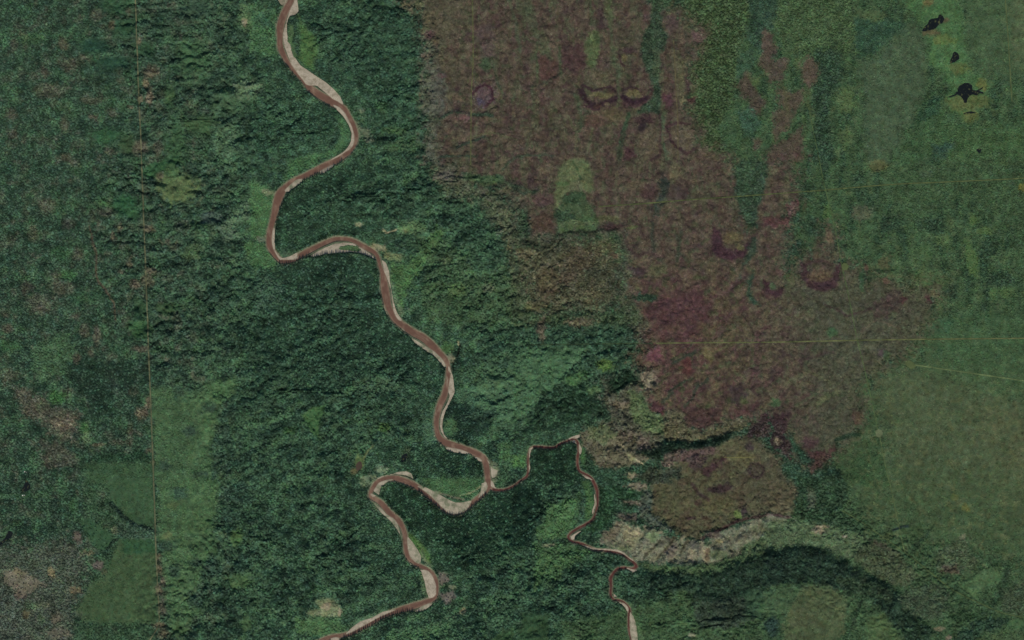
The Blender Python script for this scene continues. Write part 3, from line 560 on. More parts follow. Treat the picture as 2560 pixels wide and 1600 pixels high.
F(2,3,"100,1250 340,1280 346,1560 50,1560 80,1380", (45,71,49), w=4, d=0.12, h=0.4); E(2,3,1620,1370,120,60,(62,92,64),d=0.1); E(2,3,1700,1470,30,20,(116,122,104),d=0)
F(2,3,"2200,1040 2419,1000 2500,1100 2460,1300 2200,1300", (46,70,52), d=0.3, h=0.5); E(2,3,2380,1210,60,40,(58,88,58),d=0)
F(2,3,"960,1110 1150,1180 1180,1330 1260,1540 1200,1540 1160,1290 1120,1240 1080,1180", (66,92,64), w=3, d=0.15, k=0)
# tile (3,3)
F(3,3,"-20,400 250,380 560,420 760,480 920,530 900,620 800,760 650,700 500,640 300,620 -20,680", (70,90,66), w=8, rag=14, soft=8, d=0.45, k=0.3, h=0.7)
for a_ in ((480,475,50,35,(128,114,99)),(520,440,60,12,(132,123,106)),(725,525,20,18,(130,118,108)),(440,600,60,25,(84,110,80)),(1010,800,36,26,(112,112,93)),(1080,770,40,30,(102,111,88)),(1300,920,62,26,(108,114,85)),(975,680,20,14,(124,120,104)),
           (1210,820,50,40,(88,104,84)),(1840,545,35,40,(104,106,88)),(1700,800,25,14,(104,108,88)),(1620,1400,60,20,(106,104,84)),(2280,1100,40,40,(92,84,76)),(1700,1490,30,20,(112,100,88))):
    E(3,3,a_[0],a_[1],a_[2],a_[3],a_[4],d=0.1)
F(3,3,"-20,690 280,630 480,650 700,760 900,880 1100,970 1220,1060 1330,1250 1220,1420 1020,1160 900,1090 700,1060 400,960 -20,990", (33,50,42), w=9, rag=12, soft=9, a=0.85, d=1, k=1)  # same wooded slope continued, its north-side shade put into the colour
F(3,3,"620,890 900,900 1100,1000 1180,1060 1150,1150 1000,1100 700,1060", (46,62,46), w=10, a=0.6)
F(3,3,"250,-40 700,-40 760,120 700,300 900,420 900,520 640,440 300,360 240,240 290,130", (40,60,44), w=8, d=0.9, h=0.9)
F(3,3,"380,60 460,120 440,260 380,260", (70,82,68), d=0.4); F(3,3,"960,560 1060,580 1240,700 1200,760 1020,660", (60,60,52), d=0.6)
F(3,3,"800,720 900,600 1000,610 1250,700 1320,800 1420,900 1300,1010 1150,980 1000,900 930,850", (65,79,59), w=5, d=0.45, h=0.8)
F(3,3,"1220,1100 1330,1020 1560,960 1700,1060 1700,1200 1600,1330 1400,1300 1300,1280", (54,70,54), w=8, d=0.8)
F(3,3,"1200,1200 1320,1220 1420,1350 1560,1440 1500,1560 1330,1560 1240,1400", (36,54,42), w=6, d=1, k=1)
F(3,3,"150,1400 200,1200 330,1000 560,1000 720,1080 745,1250 700,1450 600,1580 140,1580", (70,85,60), w=8, rag=12, soft=8, d=0.05, h=0.4, s=0.2); F(3,3,"-40,1050 300,1020 160,1250 -40,1300", (58,82,58), d=0.12, h=0.4); E(3,3,30,1380,70,90,(36,56,52),d=0.9)
E(3,3,300,1290,130,90,(76,86,62),a=0.5)
F(3,3,"920,1300 1080,1260 1150,1330 1290,1580 930,1580", (65,88,58), w=4, d=0.08, h=0.4)
F(3,3,"1780,990 1870,920 2000,850 2120,830 2200,880 2190,960 2080,1010 1990,1060 1980,1130 1900,1100", (66,93,63), w=3, d=0.01)
F(3,3,"2280,1330 2419,1310 2560,1330 2560,1390 2340,1400 2270,1370", (64,94,63), w=3, d=0.02); E(3,3,2400,1150,45,40,(64,92,62),d=0.02)
F(3,3,"1580,720 1700,620 1800,540 1870,560 1900,650 1980,760 1900,850 1750,900 1650,850 1560,820", (64,80,60), w=6, d=0.6, h=0.8); F(3,3,"1620,830 1780,800 1800,880 1700,900", (72,66,58), d=0.5)
F(3,3,"2220,1040 2419,900 2600,900 2600,1300 2350,1280 2200,1250", (58,74,56), w=8, d=0.7, h=0.8); F(3,3,"2060,1230 2130,1100 2200,980 2250,820 2280,780 2290,850 2240,1000 2180,1140 2090,1260", (38,56,41), w=3, d=0.9)
F(3,3,"1700,1250 2060,1250 2000,1320 1800,1350", (42,64,44), d=0.7); F(3,3,"1600,1560 1800,1480 1900,1340 2100,1280 2260,1320 2200,1400 2000,1450 1900,1560", (36,56,44), w=8, d=0.9)
F(3,3,"1900,1560 2050,1450 2260,1410 2419,1420 2560,1420 2560,1600", (60,82,56), w=6, d=0.3); E(3,3,1850,265,42,40,(88,98,56),d=0); E(3,3,1770,160,40,30,(84,98,58),d=0)
F(3,3,"1280,150 1400,260 1380,420 1500,400 1520,520 1400,620 1320,600", (50,72,48), a=0.7, d=0.4, h=0.5); B(3,3,"1180,470 1250,440 1310,430",24,(36,50,50),d=0.6); B(3,3,"1380,620 1480,540 1560,420",20,(42,62,46),d=0.6)
B(3,3,"760,1450 860,1180 920,1080",26,(42,60,44),w=4,d=0.8)

# ---- the north-west and west, tile (0,0)
G1 = (42,74,51)
for c,r,x,y,rx,ry,t_ in ((0,0,1110,60,150,85,G1),(0,0,1190,270,130,80,G1),(0,0,1380,470,85,65,G1),(0,0,1010,1290,150,70,(42,80,52)),(0,0,1220,1370,85,85,(52,78,52)),(0,0,1090,600,180,60,(36,68,52)),
        (0,0,1810,560,130,190,(52,84,56)),(0,0,1880,1190,140,100,(52,80,52)),(0,0,1660,1360,100,150,(50,82,54)),(0,0,1610,900,50,120,(54,84,54)),(0,0,1850,90,160,80,(50,76,60)),
        (0,1,1180,420,115,95,(40,82,53)),(0,1,1275,520,45,45,(44,82,52)),(0,2,1310,90,90,95,(45,82,50)),(0,0,2150,960,150,110,(58,86,63)),(0,0,900,440,150,60,(34,66,52)),(0,1,1330,1400,60,80,(44,74,50)),
        (0,1,1570,1400,90,60,(48,74,48))):
    E(c,r,x,y,rx,ry,t_,d=0.14,h=0.45,soft=0.5)
E(0,0,2140,1330,130,150,(62,90,68),d=0.4,k=0.1); E(0,0,2340,840,140,90,(80,104,80),d=0.25,k=0); E(0,0,2350,170,90,120,(72,98,68),d=0.25,k=0); E(0,0,2310,205,30,35,(128,120,102),d=0)
F(0,1,"1350,100 1450,20 1560,-20 1690,-20 1690,50 1540,110 1380,190", (46,86,54), d=0.04, h=0.4); E(0,1,1680,270,185,140,(77,99,62),d=0.05,h=0.4,soft=0.3); E(0,1,1620,100,60,90,(58,88,56),d=0.1)
for c,r,x,y,rx,ry,t_ in ((0,0,1060,240,26,42,(116,92,74)),(0,0,1325,395,22,38,(106,88,76)),(0,0,1430,680,75,50,(94,86,73)),(0,0,1380,795,34,40,(112,98,80)),(0,0,1330,940,26,32,(110,92,80)),(0,0,1420,920,35,62,(110,92,80)),(0,0,1225,110,24,40,(96,88,72)),
        (0,0,470,860,150,75,(92,88,74)),(0,0,640,610,80,60,(84,78,68)),(0,0,910,140,60,55,(90,84,76)),(0,0,870,950,90,40,(88,84,68)),(0,0,610,1180,40,70,(100,94,76)),(0,0,600,420,50,60,(94,82,66)),(0,0,110,1080,60,60,(88,80,70)),(0,0,1240,1015,26,20,(110,92,78)),
        (0,0,1330,1400,70,70,(92,84,74)),(0,0,1490,1400,50,60,(88,82,72)),(0,0,880,1105,40,22,(104,88,76)),(0,0,1080,1080,40,40,(88,90,80)),(0,0,420,680,50,50,(88,76,70)),(0,0,220,330,40,30,(88,80,72)),(0,0,140,420,40,60,(84,78,70)),(0,0,120,1270,50,40,(86,74,66)),(0,0,620,1490,80,40,(104,96,80)),(0,0,1030,1430,40,30,(98,98,84)),
        (0,1,1510,150,32,36,(112,94,78)),(0,1,1070,715,22,42,(132,108,88)),(0,1,1140,640,42,20,(108,94,76)),(0,1,1420,660,50,40,(98,90,74)),(0,1,1430,1050,48,42,(102,92,76)),(0,1,1230,990,32,26,(112,96,78)),(0,1,1150,1060,32,20,(112,98,82)),(0,1,1290,1170,46,42,(98,84,72)),
        (0,1,440,420,95,70,(88,82,72)),(0,1,370,1350,115,95,(98,94,82)),(0,1,590,1210,115,65,(88,84,72)),(0,1,740,900,65,60,(92,84,76)),(0,1,1010,490,90,40,(86,80,70)),(0,1,310,690,50,80,(88,84,66)),(0,1,260,1200,60,60,(78,70,62)),(0,1,650,600,60,50,(80,76,72)),(0,1,1590,770,30,30,(92,82,70)),(0,1,1640,830,40,30,(80,84,68)),(0,1,1400,1140,60,60,(84,84,66)),
        (0,2,800,100,50,60,(98,86,74)),(0,2,920,150,40,90,(100,86,76)),(0,2,720,360,40,50,(96,78,68)),(0,2,865,310,30,40,(94,82,68)),(0,2,925,1175,65,16,(126,102,84)),(0,2,1340,272,75,26,(94,88,75)),(0,2,1345,880,65,60,(102,88,74)),(0,2,1405,780,30,50,(104,92,76)),(0,2,1240,1060,26,95,(88,84,68)),
        (0,2,1410,1248,42,32,(116,98,80)),(0,2,1100,1455,48,40,(90,86,64)),(0,2,1265,650,45,60,(88,84,68)),(0,2,70,80,60,40,(92,84,72)),(0,2,80,520,100,60,(92,92,74)),(0,2,1440,1340,25,25,(108,92,74)),(0,2,1340,1390,30,12,(94,88,64)),
        (0,3,1250,200,42,20,(104,88,66)),(0,3,1390,240,36,22,(112,94,74)),(0,3,1350,312,60,14,(106,90,70)),(0,3,1410,402,22,16,(104,88,70)),(0,3,1325,600,18,34,(104,90,70)),(0,3,1262,645,36,22,(110,90,68)),(0,3,1485,720,46,30,(120,98,80)),(0,3,1502,840,28,36,(116,92,74)),(0,3,1420,930,34,65,(112,94,78)),
        (0,3,1490,1035,54,52,(118,98,84)),(0,3,1555,940,34,62,(106,90,78)),(0,3,1500,1365,66,30,(112,94,78)),(0,3,1000,865,30,30,(98,84,68)),(0,3,1090,1150,24,20,(104,92,72)),(0,3,1540,1220,40,60,(84,80,68)),(0,3,1340,960,30,30,(96,90,66)),(0,3,1000,960,40,25,(90,86,62)),(0,3,1540,1450,60,40,(84,84,66)),
        (0,3,970,140,30,40,(92,86,74)),(0,3,1110,470,50,40,(108,94,82))):
    E(c,r,x,y,rx,ry,t_,d=0.4,n=0.2,w=4,a=0.72 if (r == 3 or 1280 < x < 1460) else 0.45,soft=0.45)
for c,r,x,y,rx,ry,t_ in ((0,1,650,1080,85,45,(50,94,50)),(0,2,545,730,85,52,(50,98,46)),(0,2,390,810,52,52,(54,96,48)),(0,2,805,1020,50,62,(48,92,46)),(0,2,820,1105,52,50,(80,102,70)),(0,3,690,230,40,70,(50,90,54)),(0,3,310,1190,75,42,(54,102,50)),
        (0,3,395,1300,30,54,(56,104,50)),(0,3,415,1180,70,28,(86,105,66)),(0,0,290,370,110,50,(52,84,50)),(0,2,90,250,100,50,(46,84,48)),(0,1,580,890,90,60,(44,82,50)),(0,1,1000,400,70,50,(50,84,50)),(0,3,20,870,50,30,(58,104,56)),(0,1,840,1300,140,60,(46,82,54))):
    E(c,r,x,y,rx,ry,t_,d=0.45,k=0.0,a=0.6,soft=0.5)
F(0,2,"350,250 650,100 720,300 620,500 400,600 300,450", (56,86,59), a=0.75, d=0.5, k=0.2)
F(0,2,"130,620 300,650 500,800 700,850 760,900 700,1150 560,1150 480,1050 400,950 220,900 180,780", (88,86,75), w=14, rag=20, soft=10, a=0.65, d=0.5, n=0.45)
F(0,2,"380,1130 560,1150 700,1270 740,1400 500,1420 380,1300", (78,78,68), w=14, rag=18, soft=10, a=0.6, n=0.45, d=0.65); F(0,2,"480,950 700,900 720,1000 560,1060", (108,100,86), a=0.8, n=0.5)
F(0,2,"1030,540 1070,515 1150,610 1110,705 1060,690 1050,600", (88,105,97), w=2, soft=3, d=0.1); F(0,2,"940,620 1050,640 1050,720 960,710", (44,72,58), d=0.5)
F(0,2,"800,1512 830,1350 1100,1330 1440,1350 1460,1540 800,1540", (50,80,54), w=7, rag=8, soft=6, a=0.88, d=0.1, h=0.4); F(0,2,"880,1280 1440,1230 1450,1340 900,1360", (38,66,48), d=0.6)
F(0,2,"620,400 1000,420 1400,350 1420,700 1200,640 1000,760 1100,900 860,960 800,700 640,540", (33,54,44), w=10, a=0.75, d=1, k=0.95)
F(0,2,"1430,640 1600,640 1820,680 2000,560 2200,560 2200,700 2080,800 2060,950 2010,1100 2000,1560 1480,1560 1450,1100 1440,850", (57,87,58), w=9, soft=8, d=0.4, k=0.35, h=0.6)
F(0,2,"1780,780 1980,700 2080,760 2040,950 2000,1150 1850,1400 1770,1330 1820,1180 1900,1100", (63,94,62), w=7, soft=8, d=0.14, h=0.4); E(0,2,1530,920,60,60,(64,94,62),d=0.1); E(0,2,2190,620,60,80,(60,90,60),d=0.2)
for x_, y_ in ((1700,680),(1980,830),(1800,1050),(1560,1380),(1900,1480)): E(0,2,x_,y_,70,50,(38,58,49),a=0.7,d=0.8)
F(0,2,"760,1340 1460,1330 1480,3060 700,3060 740,2700 860,2400 1060,2100 800,1800", (50,78,53), soft=14, w=12, rag=20, a=0.5, d=0.55, h=0.7)
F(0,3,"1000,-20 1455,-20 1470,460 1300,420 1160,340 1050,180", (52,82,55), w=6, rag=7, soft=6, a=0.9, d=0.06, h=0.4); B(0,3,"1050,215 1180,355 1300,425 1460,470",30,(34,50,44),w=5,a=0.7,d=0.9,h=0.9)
F(0,3,"1110,400 1200,400 1460,480 1470,580 1240,560 1100,540", (50,74,60), w=6, d=0.7); F(0,3,"750,380 850,370 1000,450 1090,550 1020,650 940,680 860,580 800,480", (47,80,54), w=2, d=0.01)
F(0,3,"1110,560 1470,560 1490,900 1500,1350 1300,1340 900,1350 720,1300 800,1100 850,980 1000,900 1080,700", (56,81,53), w=6, rag=8, soft=6, a=0.9, d=0.06, h=0.4); F(0,3,"1150,560 1460,560 1470,680 1200,690", (42,78,50), d=0.1); B(0,3,"1020,650 1060,590 1110,560",26,(28,44,36),w=2,d=0.9)
E(0,3,1185,665,45,18,(34,62,42),d=0.5)
F(0,3,"0,600 250,640 480,600 740,560 830,760 820,1000 740,1100 720,1300 680,1600 -200,1600 -200,650", (73,80,71), w=18, rag=32, soft=16, a=0.6, d=0.6, k=0.4, n=0.45)
F(0,3,"30,880 180,830 300,900 450,980 300,1060 180,1080 60,980", (102,100,86), w=6, d=0.1, n=0.3); F(0,3,"-40,1000 60,1020 240,1120 230,1512 120,1512 -40,1400", (54,66,58), w=10, a=0.7, d=0.9)
for a_ in ((490,870,32,42,(126,117,86)),(710,1040,62,32,(106,98,76)),(560,1450,115,50,(90,92,80)),(170,860,50,30,(106,98,82)),(200,1080,60,40,(98,84,78)),(540,1310,60,40,(94,92,78)),(930,800,60,40,(92,84,80)),(250,1260,40,40,(88,88,64)),(730,540,50,50,(88,78,72)),(830,690,60,30,(84,88,68))):
    E(0,3,a_[0],a_[1],a_[2],a_[3],a_[4],d=0.15,n=0.3)
F(0,3,"700,1380 900,1370 1100,1400 1500,1400 1420,1600 720,1600", (48,74,53), w=10, a=0.6, d=0.45)
F(0,3,"1500,-20 2100,-20 2060,150 2000,500 2080,700 1930,800 1850,1100 1900,1250 1700,1480 1600,1400 1580,1050 1550,800 1500,500", (59,90,59), w=9, soft=8, d=0.32, k=0.3, h=0.6)
for a_ in ((1850,240,190,110,(62,93,61)),(1860,420,140,80,(60,90,58)),(2240,540,55,85,(64,94,58)),(1760,1060,90,60,(62,92,62)),(2260,960,110,70,(60,88,57)),(1580,530,50,40,(78,98,62)),(1640,240,50,40,(70,94,60)),(2330,1350,60,70,(54,80,54)),(1700,1420,80,70,(58,86,56)),(1950,580,110,60,(56,86,58))):
    E(0,3,a_[0],a_[1],a_[2],a_[3],a_[4],d=0.12,h=0.4)
for a_ in ((1650,850,65,50),(1850,780,70,40),(1560,620,90,60),(1840,1130,70,70),(2000,820,60,110),(2250,120,120,90),(2300,780,80,80),(1700,120,80,60),(2160,350,90,60)):
    E(0,3,a_[0],a_[1],a_[2],a_[3],(36,57,48),a=0.75,d=0.95)
B(0,1,"850,620 880,780 920,880 910,1050 940,1150 1000,1220 1080,1350 1100,1510",18,(76,70,58),w=2,d=0.1)
F(0,1,"1870,520 2040,470 2120,540 2020,610 1930,600", (60,82,74), w=4, d=0.25); F(0,1,"2280,400 2440,340 2440,560 2200,600 2100,700 2040,660 2150,560", (68,93,72), w=6, d=0.3, k=0.1)
F(0,1,"2040,640 2200,620 2260,720 2150,760", (72,96,78), d=0.3, k=0.1); F(0,1,"2300,760 2440,780 2440,1000 2360,960", (60,88,58), d=0.4, k=0.1); F(0,1,"1820,780 1900,800 1900,930 1800,960 1700,900", (56,80,54), d=0.5, k=0.1)  # first patch is a sunlit slope, its light painted in as paler green

# ---- river corridor, tiles (1,x)
F(1,0,"395,130 400,300 420,400 395,540 450,620 540,660 560,560 590,420 560,340 480,280 430,200", (60,90,54), w=3, d=0.3, k=0, h=0.7)
F(1,0,"1560,300 1680,470 1660,560 1750,680 1800,1000 1740,1130 1690,1320 1750,1540 1580,1540 1600,1300 1570,1000 1580,700", (82,90,77), w=14, rag=18, soft=12, d=0.4, n=0.35, a=0.7)
F(1,0,"-60,50 200,80 190,300 210,520 100,540 -60,480", (56,86,60), w=8, d=0.6, k=0.25); F(1,0,"0,120 120,140 150,260 0,240", (32,54,44), a=0.7, d=1)
F(1,0,"750,1080 830,1130 880,1230 885,1320 840,1400 720,1470 380,1540 500,1480 740,1400 800,1280", (58,90,62), w=3, d=0.4, k=0, h=0.7)
E(1,0,1000,1050,32,28,(104,118,96),d=0); F(1,0,"940,1130 1100,1280 1130,1330 980,1290", (84,98,80), d=0.1, k=0); E(1,0,1070,1330,40,22,(96,108,90),d=0)
for a_ in ((680,170,60,50,(70,98,72)),(1180,1010,50,50,(62,96,54)),(1090,500,30,40,(66,96,62)),(1400,1380,160,60,(56,82,58)),(1300,1220,120,40,(56,84,56)),(1430,60,70,50,(94,90,72)),(1530,50,60,50,(84,92,66))):
    E(1,0,a_[0],a_[1],a_[2],a_[3],a_[4],d=0.4,k=0.1)
F(1,0,"420,60 1400,60 1560,300 1500,900 1560,1200 1200,1200 900,980 700,740 600,640 600,420 450,200", (39,62,50), w=10, a=0.55, d=0.95, k=0.9)
F(1,0,"0,920 380,1000 700,1080 780,1300 560,1440 100,1480 0,1400", (40,65,51), w=10, a=0.55, d=0.95, k=0.8)
F(1,1,"-60,200 100,260 190,310 150,440 120,620 100,700 90,760 -60,760", (61,94,62), w=5, d=0.4, k=0, h=0.7); E(1,1,110,300,60,25,(100,112,88),d=0.1); E(1,1,40,740,50,25,(92,104,86),d=0.1)
F(1,1,"-60,760 100,800 160,900 200,980 120,1020 -60,1000", (60,93,62), w=5, d=0.4, k=0, h=0.7); F(1,1,"360,140 600,20 700,0 500,-60 300,0 280,120 240,230", (54,86,58), d=0.5, k=0.2)
E(1,1,270,885,90,28,(62,86,66),d=0.15,k=0)
F(1,1,"320,310 640,120 900,40 1300,100 1350,500 1150,640 900,720 720,720 420,860 240,880 200,800 210,500", (40,63,50), w=8, a=0.7, d=1, k=0.95, h=1.05); F(1,1,"300,980 600,930 900,920 1120,980 1150,1300 1180,1540 0,1540 0,1200 200,1080", (39,61,50), w=8, a=0.65, d=1, k=0.95, h=1.1)
F(1,1,"0,1100 250,1150 240,1300 120,1400 0,1400", (56,82,66), w=8, a=0.8, d=0.6, k=0.2)
B(1,1,"1200,655 1235,690 1290,672 1350,650",15,(142,134,112),w=2,d=0); E(1,1,1412,668,22,16,(136,124,104),d=0); E(1,1,1480,640,140,55,(74,101,70),d=0.25,k=0); E(1,1,975,605,36,22,(120,128,104),d=0)
E(1,1,1150,830,75,38,(116,120,94),d=0,rot=20); E(1,1,1285,915,85,40,(100,115,83),d=0.1,k=0); F(1,1,"1240,960 1290,1100 1330,1300 1400,1440 1370,1500 1290,1300 1262,1120", (84,106,82), w=3, d=0.1, k=0)
F(1,1,"1270,950 1350,1000 1500,920 1700,640 1800,700 1650,900 1560,1050 1420,1200 1400,1400 1330,1300 1290,1100", (60,91,58), w=8, d=0.5, k=0.1)
F(1,1,"1640,50 1880,40 1900,130 2000,200 2200,300 2440,400 2440,900 2300,700 2100,400 1800,330 1700,200", (78,84,68), w=14, rag=20, soft=14, a=0.7, d=0.6, n=0.35, k=0.6); E(1,1,1900,1230,85,62,(76,102,62),d=0.2,k=0); E(1,1,2200,1210,60,42,(104,108,94),d=0.2)
F(1,1,"2000,130 2350,150 2330,230 2200,250 1960,180", (60,84,54), d=0.4); E(1,1,1780,150,90,60,(90,88,80),n=0.5,d=0.3); E(1,1,1780,940,50,40,(92,104,78),d=0.2)
F(1,1,"1500,720 1900,800 2100,1100 2350,1000 2440,1200 2440,1560 1700,1560 1560,1300 1620,1000", (56,78,54), w=12, a=0.55, d=0.75, k=0.4, n=0.15)
F(1,2,"440,900 520,830 655,805 640,870 600,1000 590,1110 540,1080 480,1000", (58,92,58), w=2, soft=3, d=0.0); E(1,2,325,1040,60,50,(52,84,54),d=0.1); E(1,2,600,1110,30,30,(54,80,56),d=0.3)
E(1,2,975,1350,45,70,(74,96,60),d=0,w=3); E(1,2,925,1430,35,30,(84,84,58),d=0,w=3); B(1,2,"1105,1185 1080,1210 1040,1270 1015,1330",16,(82,96,66),w=2,d=0.1)
E(1,2,1400,1280,50,60,(70,88,62),d=0.1,w=4); E(1,2,1440,1230,25,35,(96,108,80),d=0,w=3); E(1,2,1215,1010,50,40,(60,88,50),d=0.4,k=0)
F(1,2,"1850,700 2100,600 2440,400 2440,1100 2250,900 2000,900", (58,88,66), w=9, d=0.4, k=0.1, h=0.7); F(1,2,"1560,900 1700,830 1680,1000 1722,1160 1600,1200", (57,86,67), w=5, d=0.4, k=0.1, h=0.7)
F(1,2,"0,0 1250,0 1400,150 1760,430 1740,700 1600,900 1200,500 700,700 300,500 0,600", (39,61,50), w=12, a=0.6, d=1, k=0.95, h=1.1); F(1,2,"900,560 1250,560 1400,640 1100,720 900,640", (54,78,60), d=0.6, k=0.2)
F(1,2,"1850,760 2250,850 2200,1080 1960,1130 1840,1080 1780,960", (35,55,47), w=8, a=0.8, d=1, k=1); E(1,2,1840,1020,60,90,(60,90,62),d=0.3,k=0); E(1,2,2230,560,180,120,(62,90,66),d=0.25,k=0.1)
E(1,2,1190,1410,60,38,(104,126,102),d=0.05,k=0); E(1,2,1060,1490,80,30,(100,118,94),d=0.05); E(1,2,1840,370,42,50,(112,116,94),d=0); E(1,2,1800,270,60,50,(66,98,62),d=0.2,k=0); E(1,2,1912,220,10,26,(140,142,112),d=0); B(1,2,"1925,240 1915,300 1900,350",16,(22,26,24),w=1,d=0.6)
F(1,2,"1100,1150 1700,1180 1760,1240 2080,1330 2140,1400 2180,1512 1500,1512 1450,1400 1150,1300", (39,61,49), w=7, a=0.7, d=1, k=1); F(1,2,"2210,1320 2290,1370 2300,1440 2270,1540 2230,1540 2222,1420", (92,106,84), w=2, d=0.05, k=0)
F(1,2,"2270,1180 2419,1150 2419,1330 2300,1330", (60,92,60), w=4, a=0.7, d=0.4, k=0.1)
F(1,3,"560,1140 660,1110 760,1140 805,1230 795,1295 640,1305 500,1285 460,1240 600,1220", (100,113,87), w=5, d=0.05, k=0, s=0.3); E(1,3,660,1195,46,36,(128,116,102),d=0); E(1,3,790,1250,20,40,(126,120,104),d=0); E(1,3,1030,30,60,32,(100,120,94),d=0.05)
F(1,3,"1425,485 1530,560 1640,700 1655,800 1570,740 1500,620 1440,545", (62,93,52), w=2, d=0.15, k=0); F(1,3,"1560,640 1610,760 1660,830 1630,840 1560,740", (96,112,86), w=2, d=0)
F(1,3,"1540,-20 1640,100 1900,172 2040,160 2130,60 2150,-20", (56,86,58), w=4, d=0.45, k=0.05, h=0.7); B(1,3,"1930,150 2010,130 2080,100 2120,60",14,(110,122,92),w=1,d=0); B(1,3,"1700,110 1850,160 1960,190",18,(96,104,86),w=2,d=0)
F(1,3,"1165,150 1180,80 1240,25 1330,10 1250,60 1200,110", (62,88,66), w=2, d=0.1, k=0); F(1,3,"1190,160 1260,30 1400,20 1480,60 1600,160 1750,290 1880,360 2050,300 2180,170 2419,100 2419,700 2100,900 1700,830 1640,640 1440,460 1300,280", (39,62,49), w=6, a=0.7, d=1, k=1, h=1.05)
F(1,3,"1080,180 1170,260 1240,340 1330,450 1370,560 1300,440 1180,330 1110,260", (84,104,80), w=3, d=0.1, k=0); F(1,3,"1715,860 1800,890 1825,950 1740,1010", (98,92,86), w=4, d=0); F(1,3,"1735,1070 1860,1055 1885,1110 1800,1185 1760,1130", (104,98,96), w=3, d=0, n=0.2); E(1,3,1850,1020,35,20,(104,114,92),d=0)
E(1,3,1960,1235,36,26,(124,122,100),d=0); B(1,3,"1960,1240 1900,1280 1790,1310",10,(92,108,84),w=2,d=0.1); F(1,3,"1200,1530 1300,1400 1600,1380 1900,1330 1800,1450 1500,1540", (58,88,62), w=6, d=0.45, k=0.1); F(1,3,"2200,1540 2300,1440 2440,1380 2440,1540", (46,72,48), w=4, d=0.15, h=0.4)
F(1,3,"850,1380 1000,1300 1200,1240 1340,1200 1600,1130 1500,1180 1250,1250 1050,1340", (70,98,76), w=3, d=0.2, k=0); F(1,3,"350,1300 600,1300 850,1380 800,1440 600,1480 350,1420", (60,90,60), w=7, d=0.45, k=0.1)
F(1,3,"1620,900 1640,1060 1620,1120 1560,1060 1560,880", (70,94,68), w=3, d=0.3, k=0)

# broad tonal drift, pale banks along the water
wood = np.clip(D, 0, 1)
T *= (1 + 0.10 * nD + (0.12 + 0.22 * wood) * fbm(X, Y, 24, 122, 2) + (0.10 + 0.08 * wood) * nF + 0.06 * fbm(X, Y, 5, 121, 2))[..., None]
T *= 1 + 0.09 * np.stack([fbm(X, Y, 16, 123, 3), 0.4 * fbm(X, Y, 16, 124, 3), fbm(X, Y, 18, 125, 3)], -1)
tone = np.array([1.03, 1.0, 0.955]) + burn[..., None] * (np.array([0.945, 0.955, 0.965]) - np.array([1.03, 1.0, 0.955]))
T *= tone
eastm = smooth(X + 30 * W1x, 1620, 1820) * (1 - burn)
T *= 1 - eastm[..., None] * np.array([0.03, 0.025, 0.02])
rg = np.maximum(T[..., 0] - T[..., 1], 0) * (1 - burn) * 0.6      # dead grass and bare peat are only faintly warm
T[..., 0] -= 0.7 * rg; T[..., 1] += 0.3 * rg
lum = (T @ np.array([0.3, 0.6, 0.1]))[..., None]
T = lum + (T - lum) * (SAT - 0.02 * eastm - 0.09 * west - burn * (0.13 - 0.13 * smooth(Y, 620, 760) * (1 - smooth(X, 1780, 1950))))[..., None]
bank = 1 - smooth(dR - wR / 2 + 1.2 * W2x, 1.6, 4.2); put(allsl, bank * 0.75, (112, 106, 88), d=0.0, s=0, n=0)
bank2 = 1 - smooth(dC - wC / 2 + 0.8 * W2x, 1.0, 3.2); put(allsl, bank2 * 0.7, (112, 98, 84), d=0.0, s=0, n=0)
clearR = 1 - smooth(np.minimum(dR - wR / 2, dC - wC / 2), 1.5, 3.5)
for A in (D, S, N): A *= 1 - clearR

